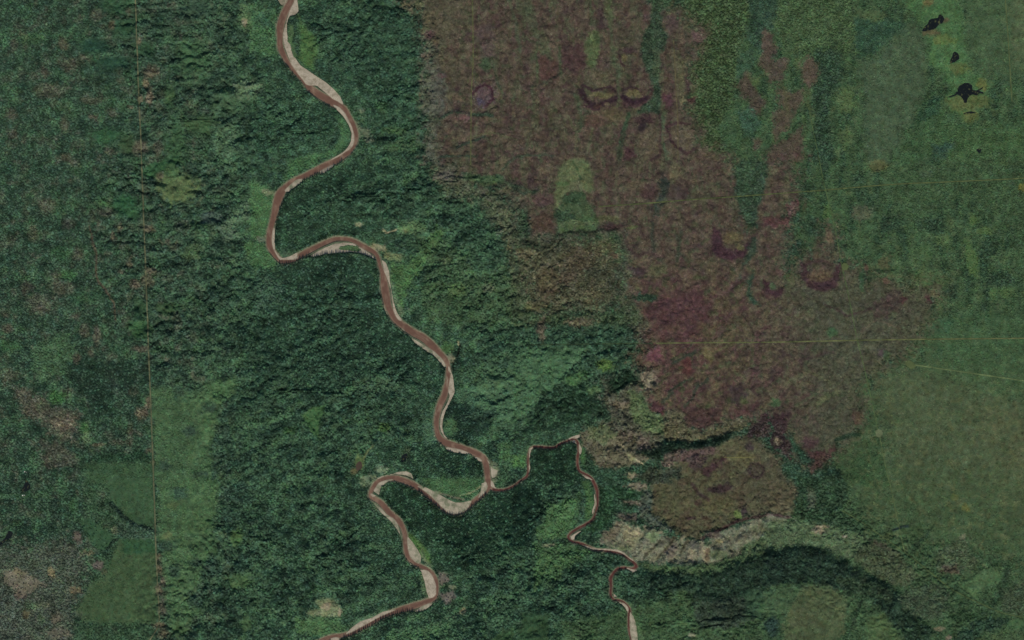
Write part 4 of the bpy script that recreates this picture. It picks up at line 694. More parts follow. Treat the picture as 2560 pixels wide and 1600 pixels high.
# ------------------------------------------------------------------ cut lines, clearings, ponds (outlines)
LINES = [  # points, width, colour, label
 (g(0,0,"1278,-80 1285,0 1300,420 1315,850 1335,1300 1342,1512")+g(0,1,"1355,300 1370,700 1385,1100 1400,1512")+g(0,2,"1410,300 1425,700 1440,1100 1455,1512")+g(0,3,"1470,400 1480,700 1490,900 1500,1100 1505,1350 1420,1512 1370,1600"), 2.9, (94,98,74), "straight pale cut line running the whole height of the western forest"),
 (g(1,0,"2045,-80 2046,0 2052,560 2035,900 2030,1450 2026,1560"), 2.2, (88,94,62), "faint green cut line down the upper burned slope"),
 (g(2,0,"1526,380 1550,880 1565,1150 1566,1512"), 2.0, (90,86,62), "faint olive cut line between the two tree strips in the burn"),
 (g(3,0,"2228,-80 2238,0 2270,450 2300,960"), 2.6, (82,94,62), "pale cut line near the upper right corner"),
 (g(2,1,"820,442 1280,410 1700,375 2100,348")+g(3,1,"0,325 540,285 1000,245 1300,225 1700,208 2300,180 2420,170"), 2.6, (84,94,60), "slightly tilted green cut line crossing the upper burn to the right edge"),
 (g(3,1,"380,-500 440,-200 490,50 540,280 620,600 690,980 740,1200 800,1500")+g(3,2,"840,190 910,470 990,830 1035,1040"), 1.9, (78,96,62), "thin cut line slanting down past the round burned patch"),
 (g(3,2,"1052,1100 1100,1350 1135,1500")+g(3,3,"1150,40 1200,280 1280,650 1310,690"), 2.0, (84,100,66), "thin cut line running south from the pale round clearing"),
 (g(2,2,"130,235 700,228 1330,220"), 1.8, (58,74,52), "dim western end of the level cut line, inside the forest"),  # darker than the rest: shadow in the tree gap put into its colour
 (g(2,2,"1360,220 1800,214 2419,210")+g(3,2,"830,192 1500,182 2419,172 2520,171"), 2.9, (94,100,66), "long level cut line across the lower burn to the right edge"),
 (g(3,2,"1380,424 1800,485 2419,575 2520,590"), 3.2, (94,110,74), "cut line leading right from the oval clearing"),
 (g(3,3,"700,290 900,410 1300,690 1480,830 1750,1040 2060,1190 2200,1250 2419,1300 2500,1318"), 2.8, (76,92,60), "diagonal cut line climbing across the lower right corner"),
 (g(2,2,"2000,1296 2150,1297 2290,1295"), 1.8, (104,104,66), "very short pale track north of the yellow-brown mesa"),
]
PADS = [
 (g(3,2,"1292,398 1312,384 1345,386 1388,425 1375,452 1345,458 1308,434"), (80,92,60), "oval olive clearing at the left end of a cut line"),
 (g(3,2,"1012,1052 1030,1034 1062,1036 1080,1056 1072,1088 1048,1106 1020,1092"), (98,108,80), "pale round clearing on the slanting cut line"),
 (g(3,1,"696,990 712,972 740,978 756,1004 744,1034 716,1040 698,1022"), (84,96,62), "small olive clearing beside the round burned patch"),
 (g(3,1,"2385,262 2419,216 2490,220 2480,300 2410,300"), (88,94,54), "yellow-green clearing cut by the right edge"),
]
PONDS = [
 (g(3,0,"1450,300 1478,250 1510,220 1520,192 1545,180 1598,172 1606,152 1622,138 1645,150 1664,182 1650,205 1640,225 1612,232 1590,262 1556,280 1500,292 1470,300"), "black bog pond with a ragged southern shore near the top right"),
 (g(3,0,"1758,488 1788,506 1804,536 1800,560 1770,584 1742,596 1704,606 1716,572 1736,536 1740,510"), "small black triangular bog pond between two larger ones"),
 (g(3,0,"1684,922 1730,904 1764,888 1786,854 1800,818 1830,796 1862,784 1902,788 1926,812 1926,846 1956,856 1984,848 2030,818 2024,836 1992,862 2032,872 2030,890 1994,884 1966,904 1930,896 1904,906 1884,934 1872,972 1850,976 1836,936 1812,912 1790,894 1764,908 1722,920"), "largest black bog pond with outstretched arms in the yellow-green bog"),
 (g(3,0,"1828,1082 1866,1062 1916,1054 1968,1064 1930,1074 1880,1076"), "thin black sliver of a pond below the largest bog pond"),
 (g(3,0,"1962,1412 1988,1402 2014,1412 2004,1436 2018,1452 1990,1450 1972,1436"), "tiny black pond farthest south in the eastern bog"),
 (g(0,3,"-60,640 -60,610 0,588 46,552 84,482 112,478 128,496 112,536 66,568 0,622"), "dark tapering pond cut by the left edge"),
 (g(0,3,"252,-8 272,20 292,48 286,82 262,100 216,112 208,92 226,60 240,24"), "small dark wedge-shaped pond in the lower left forest"),
 (g(1,2,"952,1352 972,1334 996,1344 1004,1376 994,1408 968,1426 946,1412 940,1380"), "small brown pond with a green rim in the central forest"),
 (g(1,2,"1374,1288 1398,1266 1424,1258 1432,1284 1416,1320 1388,1346 1368,1336"), "dark oxbow pond in the forest west of the confluence"),
]
for pts, w_, c_, lb in LINES:
    band(pts, w_ * 2.0 + 1.0, None, soft=1.6, w=0, d=0.0, s=0.0, n=0.0)
for pts, c_, lb in PADS:
    poly(pts, c_, soft=2, w=0, d=0.0, s=0.0, n=0.0)
pond_m = np.full((NY, NX), 1e9)
for pts, lb in PONDS:
    P = np.array(pts)
    sl = win(P[:, 0].min() - 14, P[:, 1].min() - 14, P[:, 0].max() + 14, P[:, 1].max() + 14)
    pond_m[sl] = np.minimum(pond_m[sl], sd_poly(pts, X[sl], Y[sl]))
sand_m = np.full((NY, NX), 1e9)
SAND_S = []
for pts, sh, lb in SAND:
    closed = pts + pts[:3]
    sp = spline([(p[0], p[1], 0) for p in [pts[-1]] + closed], 3.0)[:, :2]
    # keep one full turn of the closed curve
    a0 = int(np.argmin(np.hypot(*(sp - np.array(pts[0])).T)[:len(sp) // 3]))
    a1 = len(sp) // 2 + int(np.argmin(np.hypot(*(sp[len(sp) // 2:] - np.array(pts[0])).T)))
    ring = sp[a0:a1]
    ring = ring + 0.7 * np.stack([perlin(ring[:, 0] / 3.5, ring[:, 1] / 3.5, 3), perlin(ring[:, 0] / 3.5, ring[:, 1] / 3.5, 8)], 1)
    SAND_S.append(ring)
    sl = win(ring[:, 0].min() - 8, ring[:, 1].min() - 8, ring[:, 0].max() + 8, ring[:, 1].max() + 8)
    sand_m[sl] = np.minimum(sand_m[sl], sd_poly([tuple(p) for p in pts], X[sl], Y[sl]))
free = smooth(np.minimum(pond_m, sand_m), 0.5, 2.5)
for A in (D, S, N): A *= free
D = np.clip(D, 0, 1)
H *= 1 + 0.4 * smooth(K * np.clip(D, 0, 1), 0.72, 1.0)
H += 0.75 * smooth(K, 0.6, 0.85) * (1 - smooth(np.minimum(dR - wR / 2, dC - wC / 2 + 6), 6, 16)) * smooth(D, 0.7, 0.95)

# ================================================================== relief
dAny = np.minimum(dR, dC * 1.25)
plain = 4 + 44 * smooth(dAny, 45, 420) + 6 * smooth(dAny, 20, 60)
Z = plain + 7 * fbm(X, Y, 260, 131, 3)
TRIB = g(2,3,"1200,840 1500,840 1750,860 1900,830 2100,760 2419,650") + g(3,3,"280,600 480,620 700,720 900,840 1100,930 1250,1010 1500,1250 1650,1450")
dT, _, _ = sd_line(TRIB, X, Y)
tribm = smooth(dT, 4, 30) * (1 - smooth(dT, 80, 190))
side = smooth(dAny, 35, 110) * (1 - smooth(dAny, 330, 520)) * (1 - 0.75 * burn)
def along(C):
    """arc length of the nearest point of a course (worked out on every fourth grid point, then interpolated)"""
    xa, ya = X[::4, ::4], Y[::4, ::4]
    best = np.full(xa.shape, 1e18); arc = np.zeros(xa.shape)
    L = np.concatenate([[0], np.cumsum(np.hypot(np.diff(C[:, 0]), np.diff(C[:, 1])))])
    for k_ in range(0, len(C), 2):
        dd_ = (xa - C[k_, 0]) ** 2 + (ya - C[k_, 1]) ** 2
        m_ = dd_ < best
        best = np.where(m_, dd_, best); arc = np.where(m_, L[k_], arc)
    ii = np.clip(np.arange(NX) / 4, 0, xa.shape[1] - 1.001); jj = np.clip(np.arange(NY) / 4, 0, xa.shape[0] - 1.001)
    i0, j0 = ii.astype(int), jj.astype(int); fi, fj = ii - i0, (jj - j0)[:, None]
    A0 = arc[j0][:, i0] * (1 - fi) + arc[j0][:, i0 + 1] * fi; A1 = arc[j0 + 1][:, i0] * (1 - fi) + arc[j0 + 1][:, i0 + 1] * fi
    return A0 * (1 - fj) + A1 * fj
aR, aC = along(RIVER), along(CREEK)
nearC = smooth(dR - dC * 1.25, -30, 30)
gulR = np.abs(perlin((aR + 22 * W1x) / 34, (dR + 30 * W1y) / 190, 61)); gulC = np.abs(perlin((aC + 22 * W1x) / 30, (dC + 30 * W1y) / 150, 63))
gul = gulR * (1 - nearC) + gulC * nearC
gul2 = np.abs(fbm(X + 12 * W1x, Y + 12 * W1y, 20, 147, 3))
Z += tribm * (1 - side) * (26 * np.sqrt(gul2 + 0.003) - 7)
Z += side * (38 * np.sqrt(gul + 0.004) + 11 * np.sqrt(gul2 + 0.003) - 16)
rid = 1 - np.abs(fbm(X + 14 * W1x, Y + 14 * W1y, 46, 141, 4, ax=1.7, ay=1.0, rot=RAD(-24)))
Z += side * 16 * (rid - 0.8) * 1.6
Z += side * 8 * fbm(X, Y, 34, 151, 3)
Z += side * 9 * (1 - np.abs(fbm(X, Y, 25, 145, 3, ax=1.7, ay=1.0, rot=RAD(-38)))) * 1.4
Z += (1 - side) * 1.6 * fbm(X, Y, 40, 161, 4) + 0.7 * fbm(X, Y, 9, 171, 2)
Z += burn * (6.0 * (nS + (nT - nS) * smooth(Y, 480, 640)) + 13.0 * np.sqrt(np.abs(fbm(X + 14 * W1x, Y + 14 * W1y, 44, 149, 3)) + 0.002))
Z += (1 - side) * (1 - burn) * 3.0 * np.sqrt(np.abs(fbm(X + 14 * W1x, Y + 14 * W1y, 52, 153, 3)) + 0.002)

def scarp(c, r, s, h, w, tail=40, fade=14):
    global Z
    pts = g(c, r, s)
    P = np.array(pts); pad = tail * 3 + fade * 2
    sl = win(P[:, 0].min() - pad, P[:, 1].min() - pad, P[:, 0].max() + pad, P[:, 1].max() + pad)
    x = X[sl] + (5 + 0.3 * w) * WX[sl]; y = Y[sl] + (5 + 0.3 * w) * WY[sl]
    d, s_, _ = sd_line(pts, x, y)
    exc = np.sqrt(np.maximum(d * d - s_ * s_, 0))
    s_ = s_ + 3 * W2x[sl]
    prof = smooth(s_, -w, w) * np.exp(-np.maximum(s_ - w, 0) / tail)
    Z[sl] += h * prof * np.exp(-(exc / fade) ** 2)
scarp(2,3,"1320,890 1600,890 1750,905 1900,870 2100,800 2419,690", 25, 15, 140, 20)
scarp(3,3,"-20,695 280,640 480,660 700,770 900,890 1100,985 1230,1090", 25, 15, 130, 20)
scarp(2,2,"1130,1235 1300,1245 1420,1185 1530,1155 1700,1165 1820,1155 1950,1105 2060,1055", 19, 10, 60)
scarp(2,1,"450,715 520,684 700,688 830,667 1000,655", 6, 5, 40)
scarp(0,1,"1700,625 1900,620 2030,605 2110,560 2200,525 2350,500", 26, 9, 40)
scarp(0,1,"2040,470 2100,440 2200,400", 14, 7, 30)
scarp(0,1,"1880,960 1960,930 2060,940", 14, 7, 30)
scarp(0,0,"1740,150 1850,150 1920,110 1990,20", 16, 7, 40)
scarp(0,0,"2190,1390 2270,1340 2370,1300", 22, 8, 40)
scarp(0,0,"1640,1010 1760,960 1880,880 2050,850 2180,860", 12, 7, 40)
scarp(0,2,"1680,330 1800,320 1920,330 2010,310", 18, 8, 40)
scarp(0,2,"1480,440 1560,440", 14, 6, 20)
scarp(0,3,"1050,225 1180,365 1300,435 1460,480", 12, 6, 40)
scarp(2,2,"480,560 560,470 650,390 760,340 900,300", 16, 7, 40)
scarp(2,2,"900,720 1000,650 1100,600 1200,600 1290,650", 14, 6, 40)
scarp(2,2,"0,1140 100,1070 190,960", 14, 7, 40)
scarp(2,3,"480,700 640,700 780,680", 12, 7, 60)
scarp(2,3,"420,1100 500,960 620,830", 16, 8, 50)
scarp(2,3,"450,1240 560,1140 700,1080", 16, 8, 50)
scarp(1,3,"540,740 680,700 760,580 860,560", 12, 8, 40)
scarp(1,3,"560,860 640,840", 18, 7, 25)
scarp(1,3,"560,1050 700,1010 820,990", 14, 8, 30)
scarp(1,3,"480,240 580,230 680,240", 10, 6, 30)
scarp(1,1,"900,520 1000,500 1150,540 1280,520", 8, 6, 40)
scarp(1,1,"1600,1120 1720,980 1860,840 1980,700", 14, 8, 40)
scarp(1,1,"880,1310 1000,1330 1100,1290 1180,1290", 10, 6, 30)
scarp(1,2,"1180,1030 1250,1010 1400,1080 1500,1060 1560,960", 8, 5, 20)
scarp(1,0,"1050,1330 1150,1310 1350,1340 1500,1360", 14, 8, 40)
scarp(1,0,"240,940 360,930 480,880", 10, 6, 30)
scarp(2,0,"380,790 400,740 450,700", 5, 3, 20)
scarp(3,0,"1380,1150 1450,1060 1560,960 1640,920", 6, 4, 40)
scarp(3,1,"1050,1050 1110,1060 1190,1030", 8, 4, 30)
scarp(3,3,"1780,1000 1900,920 2010,850 2120,800", 8, 5, 40)
scarp(3,3,"790,750 850,650 920,600", 10, 5, 30)
scarp(3,3,"900,1080 930,950 1080,960", 10, 6, 30)
scarp(3,3,"1380,1330 1440,1320 1540,1420", 16, 7, 30)
for c_, r_, s_ in ((3,3,"1075,965 1040,1140"),(3,3,"1185,1045 1150,1160"),(3,3,"925,895 885,1080 760,1300 690,1500"),(3,3,"645,765 560,950"),(3,3,"350,640 300,900"),(3,3,"120,680 150,930"),
                   (2,3,"1500,890 1450,1080"),(2,3,"1700,900 1720,1120"),(2,3,"1880,880 1940,1090"),(2,3,"2150,790 2210,1000"),(2,3,"2330,730 2380,960"),(3,3,"800,820 740,1000"),(2,2,"1560,1160 1500,1300"),(2,2,"1760,1160 1740,1260")):
    pts = g(c_, r_, s_); P = np.array(pts)
    sl = win(P[:, 0].min() - 30, P[:, 1].min() - 30, P[:, 0].max() + 30, P[:, 1].max() + 30)
    d, _, _ = sd_line(pts, X[sl] + 6 * WX[sl], Y[sl] + 6 * WY[sl])
    Z[sl] -= 13 * np.exp(-(d / 9) ** 2)
# gullies in the pale slopes
for s_ in ("1240,750 1320,660 1400,580", "1380,740 1450,650 1530,560", "1590,690 1620,620 1660,570", "1100,700 1180,620 1220,520", "1720,760 1740,660", "900,620 960,520 1000,450", "1010,690 1050,600 1080,480", "1300,760 1340,690", "1500,770 1560,660 1580,580", "1640,780 1680,700", "1800,780 1820,700 1790,620", "1900,740 1930,640 1900,560", "2020,720 2060,620 2040,520", "2160,660 2200,580 2190,500", "2290,620 2330,540 2320,450"):
    pts = g(2, 3, s_); P = np.array(pts)
    sl = win(P[:, 0].min() - 30, P[:, 1].min() - 30, P[:, 0].max() + 30, P[:, 1].max() + 30)
    d, _, _ = sd_line(pts, X[sl] + 4 * WX[sl], Y[sl] + 4 * WY[sl])
    Z[sl] -= 11 * np.exp(-(d / 8) ** 2)
Z = np.maximum(Z, 3.0)
# river bed, creek bed, floors under the bars and ponds
bedR = smooth(dR - wR / 2, -2.2, 1.8); Z = -3 + (Z + 3) * bedR
bedC = smooth(dC - wC / 2, -1.6, 1.6); Z = -2.5 + (Z + 2.5) * bedC
bedS = smooth(sand_m, -2.6, 0.8); Z = np.minimum(Z, -2 + (Z + 2) * bedS)
ISLETS = [g(1,1,"770,834 800,815 860,798 950,812 1005,850 960,868 850,854 800,850"), g(1,0,"312,240 350,228 358,320 342,400 388,530 352,544 330,430 292,390 300,330"),
          g(1,3,"1560,640 1590,690 1610,740 1580,730")]
for pts in ISLETS:
    P = np.array(pts)
    sl = win(P[:, 0].min() - 8, P[:, 1].min() - 8, P[:, 0].max() + 8, P[:, 1].max() + 8)
    m_ = 1 - smooth(sd_poly(pts, X[sl], Y[sl]) + 1.2 * RG[sl], -1.2, 1.0)
    Z[sl] += (1.9 - Z[sl]) * m_
    put(sl, m_, (66, 88, 60), d=0.35, k=0.0, h=0.5, s=0.6)

def samp(A, px, py):
    """bilinear sample of a map at photograph pixels"""
    px = np.asarray(px, float); py = np.asarray(py, float)
    i = np.clip(np.searchsorted(xs, px) - 1, 0, NX - 2); j = np.clip(np.searchsorted(ys, py) - 1, 0, NY - 2)
    fx = np.clip((px - xs[i]) / (xs[i + 1] - xs[i]), 0, 1); fy = np.clip((py - ys[j]) / (ys[j + 1] - ys[j]), 0, 1)
    return (A[j, i] * (1 - fx) * (1 - fy) + A[j, i + 1] * fx * (1 - fy) + A[j + 1, i] * (1 - fx) * fy + A[j + 1, i + 1] * fx * fy)

pond_z = []
for pts, lb in PONDS:
    P = np.array(pts)
    z0 = float(np.median(samp(Z, P[:, 0], P[:, 1]))) - 0.8
    sl = win(P[:, 0].min() - 30, P[:, 1].min() - 30, P[:, 0].max() + 30, P[:, 1].max() + 30)
    d = sd_poly(pts, X[sl], Y[sl])
    Zl = Z[sl]
    Zl = Zl + (z0 + 0.9 - Zl) * (1 - smooth(d, 2, 16))
    Z[sl] = (z0 - 1.2) + (Zl - (z0 - 1.2)) * smooth(d + 0.8 * W2x[sl], -1.3, 1.3)
    pond_z.append(z0)

# ================================================================== materials
def mat(name, rough=0.95, spec=0.0):
    m = bpy.data.materials.new(name); m.use_nodes = True
    b = m.node_tree.nodes["Principled BSDF"]
    b.inputs["Roughness"].default_value = rough
    b.inputs["Specular IOR Level"].default_value = spec
    return m, m.node_tree, b
def node(nt, kind, **kw):
    n = nt.nodes.new(kind)
    for k_, v in kw.items(): setattr(n, k_, v)
    return n
def noise_fac(nt, scale, detail=3, lo=0.75, hi=1.25, a=0.35, b=0.65):
    tc = node(nt, "ShaderNodeTexCoord")
    nz = node(nt, "ShaderNodeTexNoise"); nz.inputs["Scale"].default_value = scale; nz.inputs["Detail"].default_value = detail
    nt.links.new(tc.outputs["Object"], nz.inputs["Vector"])
    mr = node(nt, "ShaderNodeMapRange"); mr.inputs[1].default_value = a; mr.inputs[2].default_value = b
    mr.inputs[3].default_value = lo; mr.inputs[4].default_value = hi
    nt.links.new(nz.outputs["Fac"], mr.inputs[0])
    return mr.outputs[0], nz
def times(nt, colour, *facs):
    cur = colour
    for f in facs:
        v = node(nt, "ShaderNodeVectorMath", operation='SCALE')
        nt.links.new(cur, v.inputs[0]); nt.links.new(f, v.inputs["Scale"])
        cur = v.outputs[0]
    return cur

def sand_mat(name, rgb255, wet255, second):
    m = flat_mat(name, rgb255, ((0.02, 0.9, 1.1), (0.15, 0.84, 1.16)), second=second)
    nt = m.node_tree; b = nt.nodes['Principled BSDF']
    src = b.inputs['Base Color'].links[0].from_socket
    at = node(nt, 'ShaderNodeAttribute', attribute_name='wet')
    mx = node(nt, 'ShaderNodeMix', data_type='RGBA'); nt.links.new(at.outputs['Fac'], mx.inputs[0]); nt.links.new(src, mx.inputs[6])
    mx.inputs[7].default_value = (*(lin(wet255) / LIGHT), 1)
    nt.links.new(mx.outputs[2], b.inputs['Base Color'])
    return m

def flat_mat(name, rgb255, scales=((0.05, 0.85, 1.15), (0.3, 0.85, 1.15)), rough=0.95, spec=0.0, second=None):
    m, nt, b = mat(name, rough, spec)
    c = node(nt, "ShaderNodeRGB"); c.outputs[0].default_value = (*(lin(rgb255) / LIGHT), 1)
    cur = c.outputs[0]
    if second is not None:
        f, nz = noise_fac(nt, second[1], 4, 0, 1, second[2], second[3])
        mx = node(nt, "ShaderNodeMix", data_type='RGBA')
        nt.links.new(f, mx.inputs[0]); nt.links.new(cur, mx.inputs[6])
        mx.inputs[7].default_value = (*(lin(second[0]) / LIGHT), 1)
        cur = mx.outputs[2]
    cur = times(nt, cur, *[noise_fac(nt, s_[0], 3, s_[1], s_[2])[0] for s_ in scales])
    nt.links.new(cur, b.inputs["Base Color"])
    return m

def ground_mat():
    m, nt, b = mat("ground_cover")
    at = node(nt, "ShaderNodeAttribute", attribute_name="cover")
    f1, _ = noise_fac(nt, 0.16, 4, 0.74, 1.26); f2, _ = noise_fac(nt, 0.035, 3, 0.88, 1.12)
    cur = times(nt, at.outputs["Color"], f1, f2)
    # a little drift between warm and cool plants
    _, nz = noise_fac(nt, 0.09, 3)
    hs = node(nt, "ShaderNodeHueSaturation")
    mr = node(nt, "ShaderNodeMapRange"); mr.inputs[1].default_value = 0.3; mr.inputs[2].default_value = 0.7; mr.inputs[3].default_value = 0.47; mr.inputs[4].default_value = 0.53
    nt.links.new(nz.outputs["Fac"], mr.inputs[0]); nt.links.new(mr.outputs[0], hs.inputs["Hue"])
    nt.links.new(cur, hs.inputs["Color"]); nt.links.new(hs.outputs[0], b.inputs["Base Color"])
    _, nb = noise_fac(nt, 0.22, 3)
    bp = node(nt, "ShaderNodeBump"); bp.inputs["Strength"].default_value = 0.6; bp.inputs["Distance"].default_value = 1.6
    nt.links.new(nb.outputs["Fac"], bp.inputs["Height"]); nt.links.new(bp.outputs[0], b.inputs["Normal"])
    return m

def leaf_mat(name, rough=0.9):
    m, nt, b = mat(name, rough)
    at = node(nt, "ShaderNodeAttribute", attribute_name="tint"); at.attribute_type = 'INSTANCER'
    f1, _ = noise_fac(nt, 0.7, 2, 0.8, 1.2)
    nt.links.new(times(nt, at.outputs["Color"], f1), b.inputs["Base Color"])
    return m

# ================================================================== object helpers
def tag(o, label=None, cat=None, group=None, kind=None):
    for k_, v in (("label", label), ("category", cat), ("group", group), ("kind", kind)):
        if v: o[k_] = v
    return o
def obj(name, verts, faces, m=None, parent=None, smooth_=False):
    me = bpy.data.meshes.new(name)
    me.from_pydata([tuple(v) for v in verts], [], faces)
    if m: me.materials.append(m)
    if smooth_: me.polygons.foreach_set("use_smooth", [True] * len(me.polygons))
    me.update()
    o = bpy.data.objects.new(name, me)
    if parent: o.parent = parent
    col.objects.link(o)
    return o
def grid_mesh(name, XX, YY, ZZ, mask=None):
    ny, nx = XX.shape
    co = np.stack([XX, YY, ZZ], -1).reshape(-1, 3).astype(np.float32)
    ii = np.arange(ny * nx).reshape(ny, nx)
    q = np.stack([ii[:-1, :-1], ii[1:, :-1], ii[1:, 1:], ii[:-1, 1:]], -1).reshape(-1, 4)
    if mask is not None:
        q = q[mask.reshape(-1)]
        used = np.unique(q); re_ = np.full(ny * nx, -1); re_[used] = np.arange(len(used))
        q = re_[q]; co = co[used]
    me = bpy.data.meshes.new(name)
    me.vertices.add(len(co)); me.vertices.foreach_set("co", co.reshape(-1))
    me.loops.add(q.size); me.loops.foreach_set("vertex_index", q.reshape(-1).astype(np.int32))
    me.polygons.add(len(q)); me.polygons.foreach_set("loop_start", np.arange(0, q.size, 4, dtype=np.int32))
    me.polygons.foreach_set("loop_total", np.full(len(q), 4, dtype=np.int32))
    me.polygons.foreach_set("use_smooth", np.ones(len(q), bool))
    me.update(calc_edges=True)
    return me

# ================================================================== ground
GK, CK = 1.06, 1.0
Tl = lin(np.clip(T, 0, 255))
def crowd(d): return 1.07 + 0.40 * np.clip(d, 0, 1) + 8.5 * np.clip(d - 0.6, 0, 0.4) ** 2.87
gain = crowd(D)     # crowns shade one another: leaves are brighter than the wood they make
shade = (1 - 0.12 * np.clip(D, 0, 1)) * gain
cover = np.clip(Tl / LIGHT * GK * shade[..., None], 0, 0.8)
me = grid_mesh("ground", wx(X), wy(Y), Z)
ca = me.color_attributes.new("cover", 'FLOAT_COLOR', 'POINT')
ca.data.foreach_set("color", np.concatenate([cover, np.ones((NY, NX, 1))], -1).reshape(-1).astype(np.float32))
me.materials.append(ground_mat())
ground = bpy.data.objects.new("ground", me); col.objects.link(ground)
tag(ground, "rolling forest floor, burned ground and bog", "ground", kind="structure")

# ================================================================== water
def water_mat(name, rgb, rough=0.25, spec=0.25, drift=(0.9, 1.1), mats=None, shallow=None):
    m, nt, b = mat(name, rough, spec)
    c = node(nt, "ShaderNodeRGB"); c.outputs[0].default_value = (*(lin(rgb) / LIGHT), 1)
    f1, _ = noise_fac(nt, 0.012, 3, *drift); f2, nb = noise_fac(nt, 0.05, 3, 0.94, 1.06)
    cur = c.outputs[0]
    if mats is not None:
        fm, _ = noise_fac(nt, 0.08, 4, 0, 1, 0.58, 0.68)
        mx = node(nt, "ShaderNodeMix", data_type='RGBA'); nt.links.new(fm, mx.inputs[0]); nt.links.new(cur, mx.inputs[6])
        mx.inputs[7].default_value = (*(lin(mats) / LIGHT), 1); cur = mx.outputs[2]
    if shallow is not None:      # silt shows through where the water is thin
        at = node(nt, "ShaderNodeAttribute", attribute_name="shallow")
        mx = node(nt, "ShaderNodeMix", data_type='RGBA'); nt.links.new(at.outputs["Fac"], mx.inputs[0]); nt.links.new(cur, mx.inputs[6])
        mx.inputs[7].default_value = (*(lin(shallow) / LIGHT), 1); cur = mx.outputs[2]
    nt.links.new(times(nt, cur, f1, f2), b.inputs["Base Color"])
    bp = node(nt, "ShaderNodeBump"); bp.inputs["Strength"].default_value = 0.15; bp.inputs["Distance"].default_value = 0.2
    nt.links.new(nb.outputs["Fac"], bp.inputs["Height"]); nt.links.new(bp.outputs[0], b.inputs["Normal"])
    return m
Xc = 0.25 * (X[:-1, :-1] + X[1:, :-1] + X[:-1, 1:] + X[1:, 1:]); Yc = 0.25 * (Y[:-1, :-1] + Y[1:, :-1] + Y[:-1, 1:] + Y[1:, 1:])
dRm = np.minimum(dR[:-1, :-1], dR[1:, 1:]) - wR[:-1, :-1] / 2; dCm = np.minimum(dC[:-1, :-1], dC[1:, 1:]) - wC[:-1, :-1] / 2
isR = (dRm < 3.5); isC = (dCm < 3.0) & ~isR
for nm, mk, m_, lb in (("river", isR, water_mat("silty_water", (101, 77, 64), shallow=(128, 108, 90)), "wide silt-brown river winding from the top edge to the bottom edge"),
                       ("creek", isC, water_mat("peaty_water", (78, 47, 41), shallow=(104, 74, 62)), "narrow dark red-brown creek joining the river from the right")):
    me = grid_mesh(nm, wx(X), wy(Y), np.zeros_like(X), mk)
    co_ = np.empty(len(me.vertices) * 3, np.float32); me.vertices.foreach_get("co", co_); co_ = co_.reshape(-1, 3)
    qx, qy = co_[:, 0] / M + 1280, 800 - co_[:, 1] / M
    dq, wq = (dR, wR) if nm == "river" else (dC, wC)
    edge = samp(dq, qx, qy) / (samp(wq, qx, qy) / 2)
    sh_ = 0.75 * smooth(edge + 0.35 * samp(W1x, qx, qy), 0.55, 1.25) + 0.7 * smooth(samp(fbm(X, Y, 22, 201, 3, ax=0.8, ay=1.4), qx, qy), 0.1, 0.45) + 0.45 * smooth(perlin(samp(aR if nm == 'river' else aC, qx, qy) / 26.0, edge * 2.2, 77), 0.15, 0.5)
    a_ = me.attributes.new("shallow", 'FLOAT', 'POINT'); a_.data.foreach_set("value", np.clip(sh_, 0, 1).astype(np.float32))
    me.materials.append(m_)
    o = bpy.data.objects.new(nm, me); col.objects.link(o)
    tag(o, lb, nm, kind="structure")

def sheet(name, ring, z, m, skirt=None, dome=0.0):
    """closed outline (photograph pixels) -> triangulated sheet with a rim that drops into the ground"""
    bm = bmesh.new()
    zs = z if np.ndim(z) else [z] * len(ring)
    vs = [bm.verts.new((wx(p[0]), wy(p[1]), zz)) for p, zz in zip(ring, zs)]
    es = [bm.edges.new((vs[i], vs[(i + 1) % len(vs)])) for i in range(len(vs))]
    bmesh.ops.triangle_fill(bm, use_beauty=True, use_dissolve=False, edges=es)
    bm.normal_update()
    for f in bm.faces:
        if f.normal.z < 0: f.normal_flip()
    if skirt is not None:
        lo = [bm.verts.new((v.co.x, v.co.y, v.co.z - skirt)) for v in vs]
        for i in range(len(vs)):
            k_ = (i + 1) % len(vs)
            bm.faces.new((vs[i], lo[i], lo[k_], vs[k_]))
    me = bpy.data.meshes.new(name); bm.to_mesh(me); bm.free()
    me.materials.append(m)
    o = bpy.data.objects.new(name, me); col.objects.link(o)
    return o

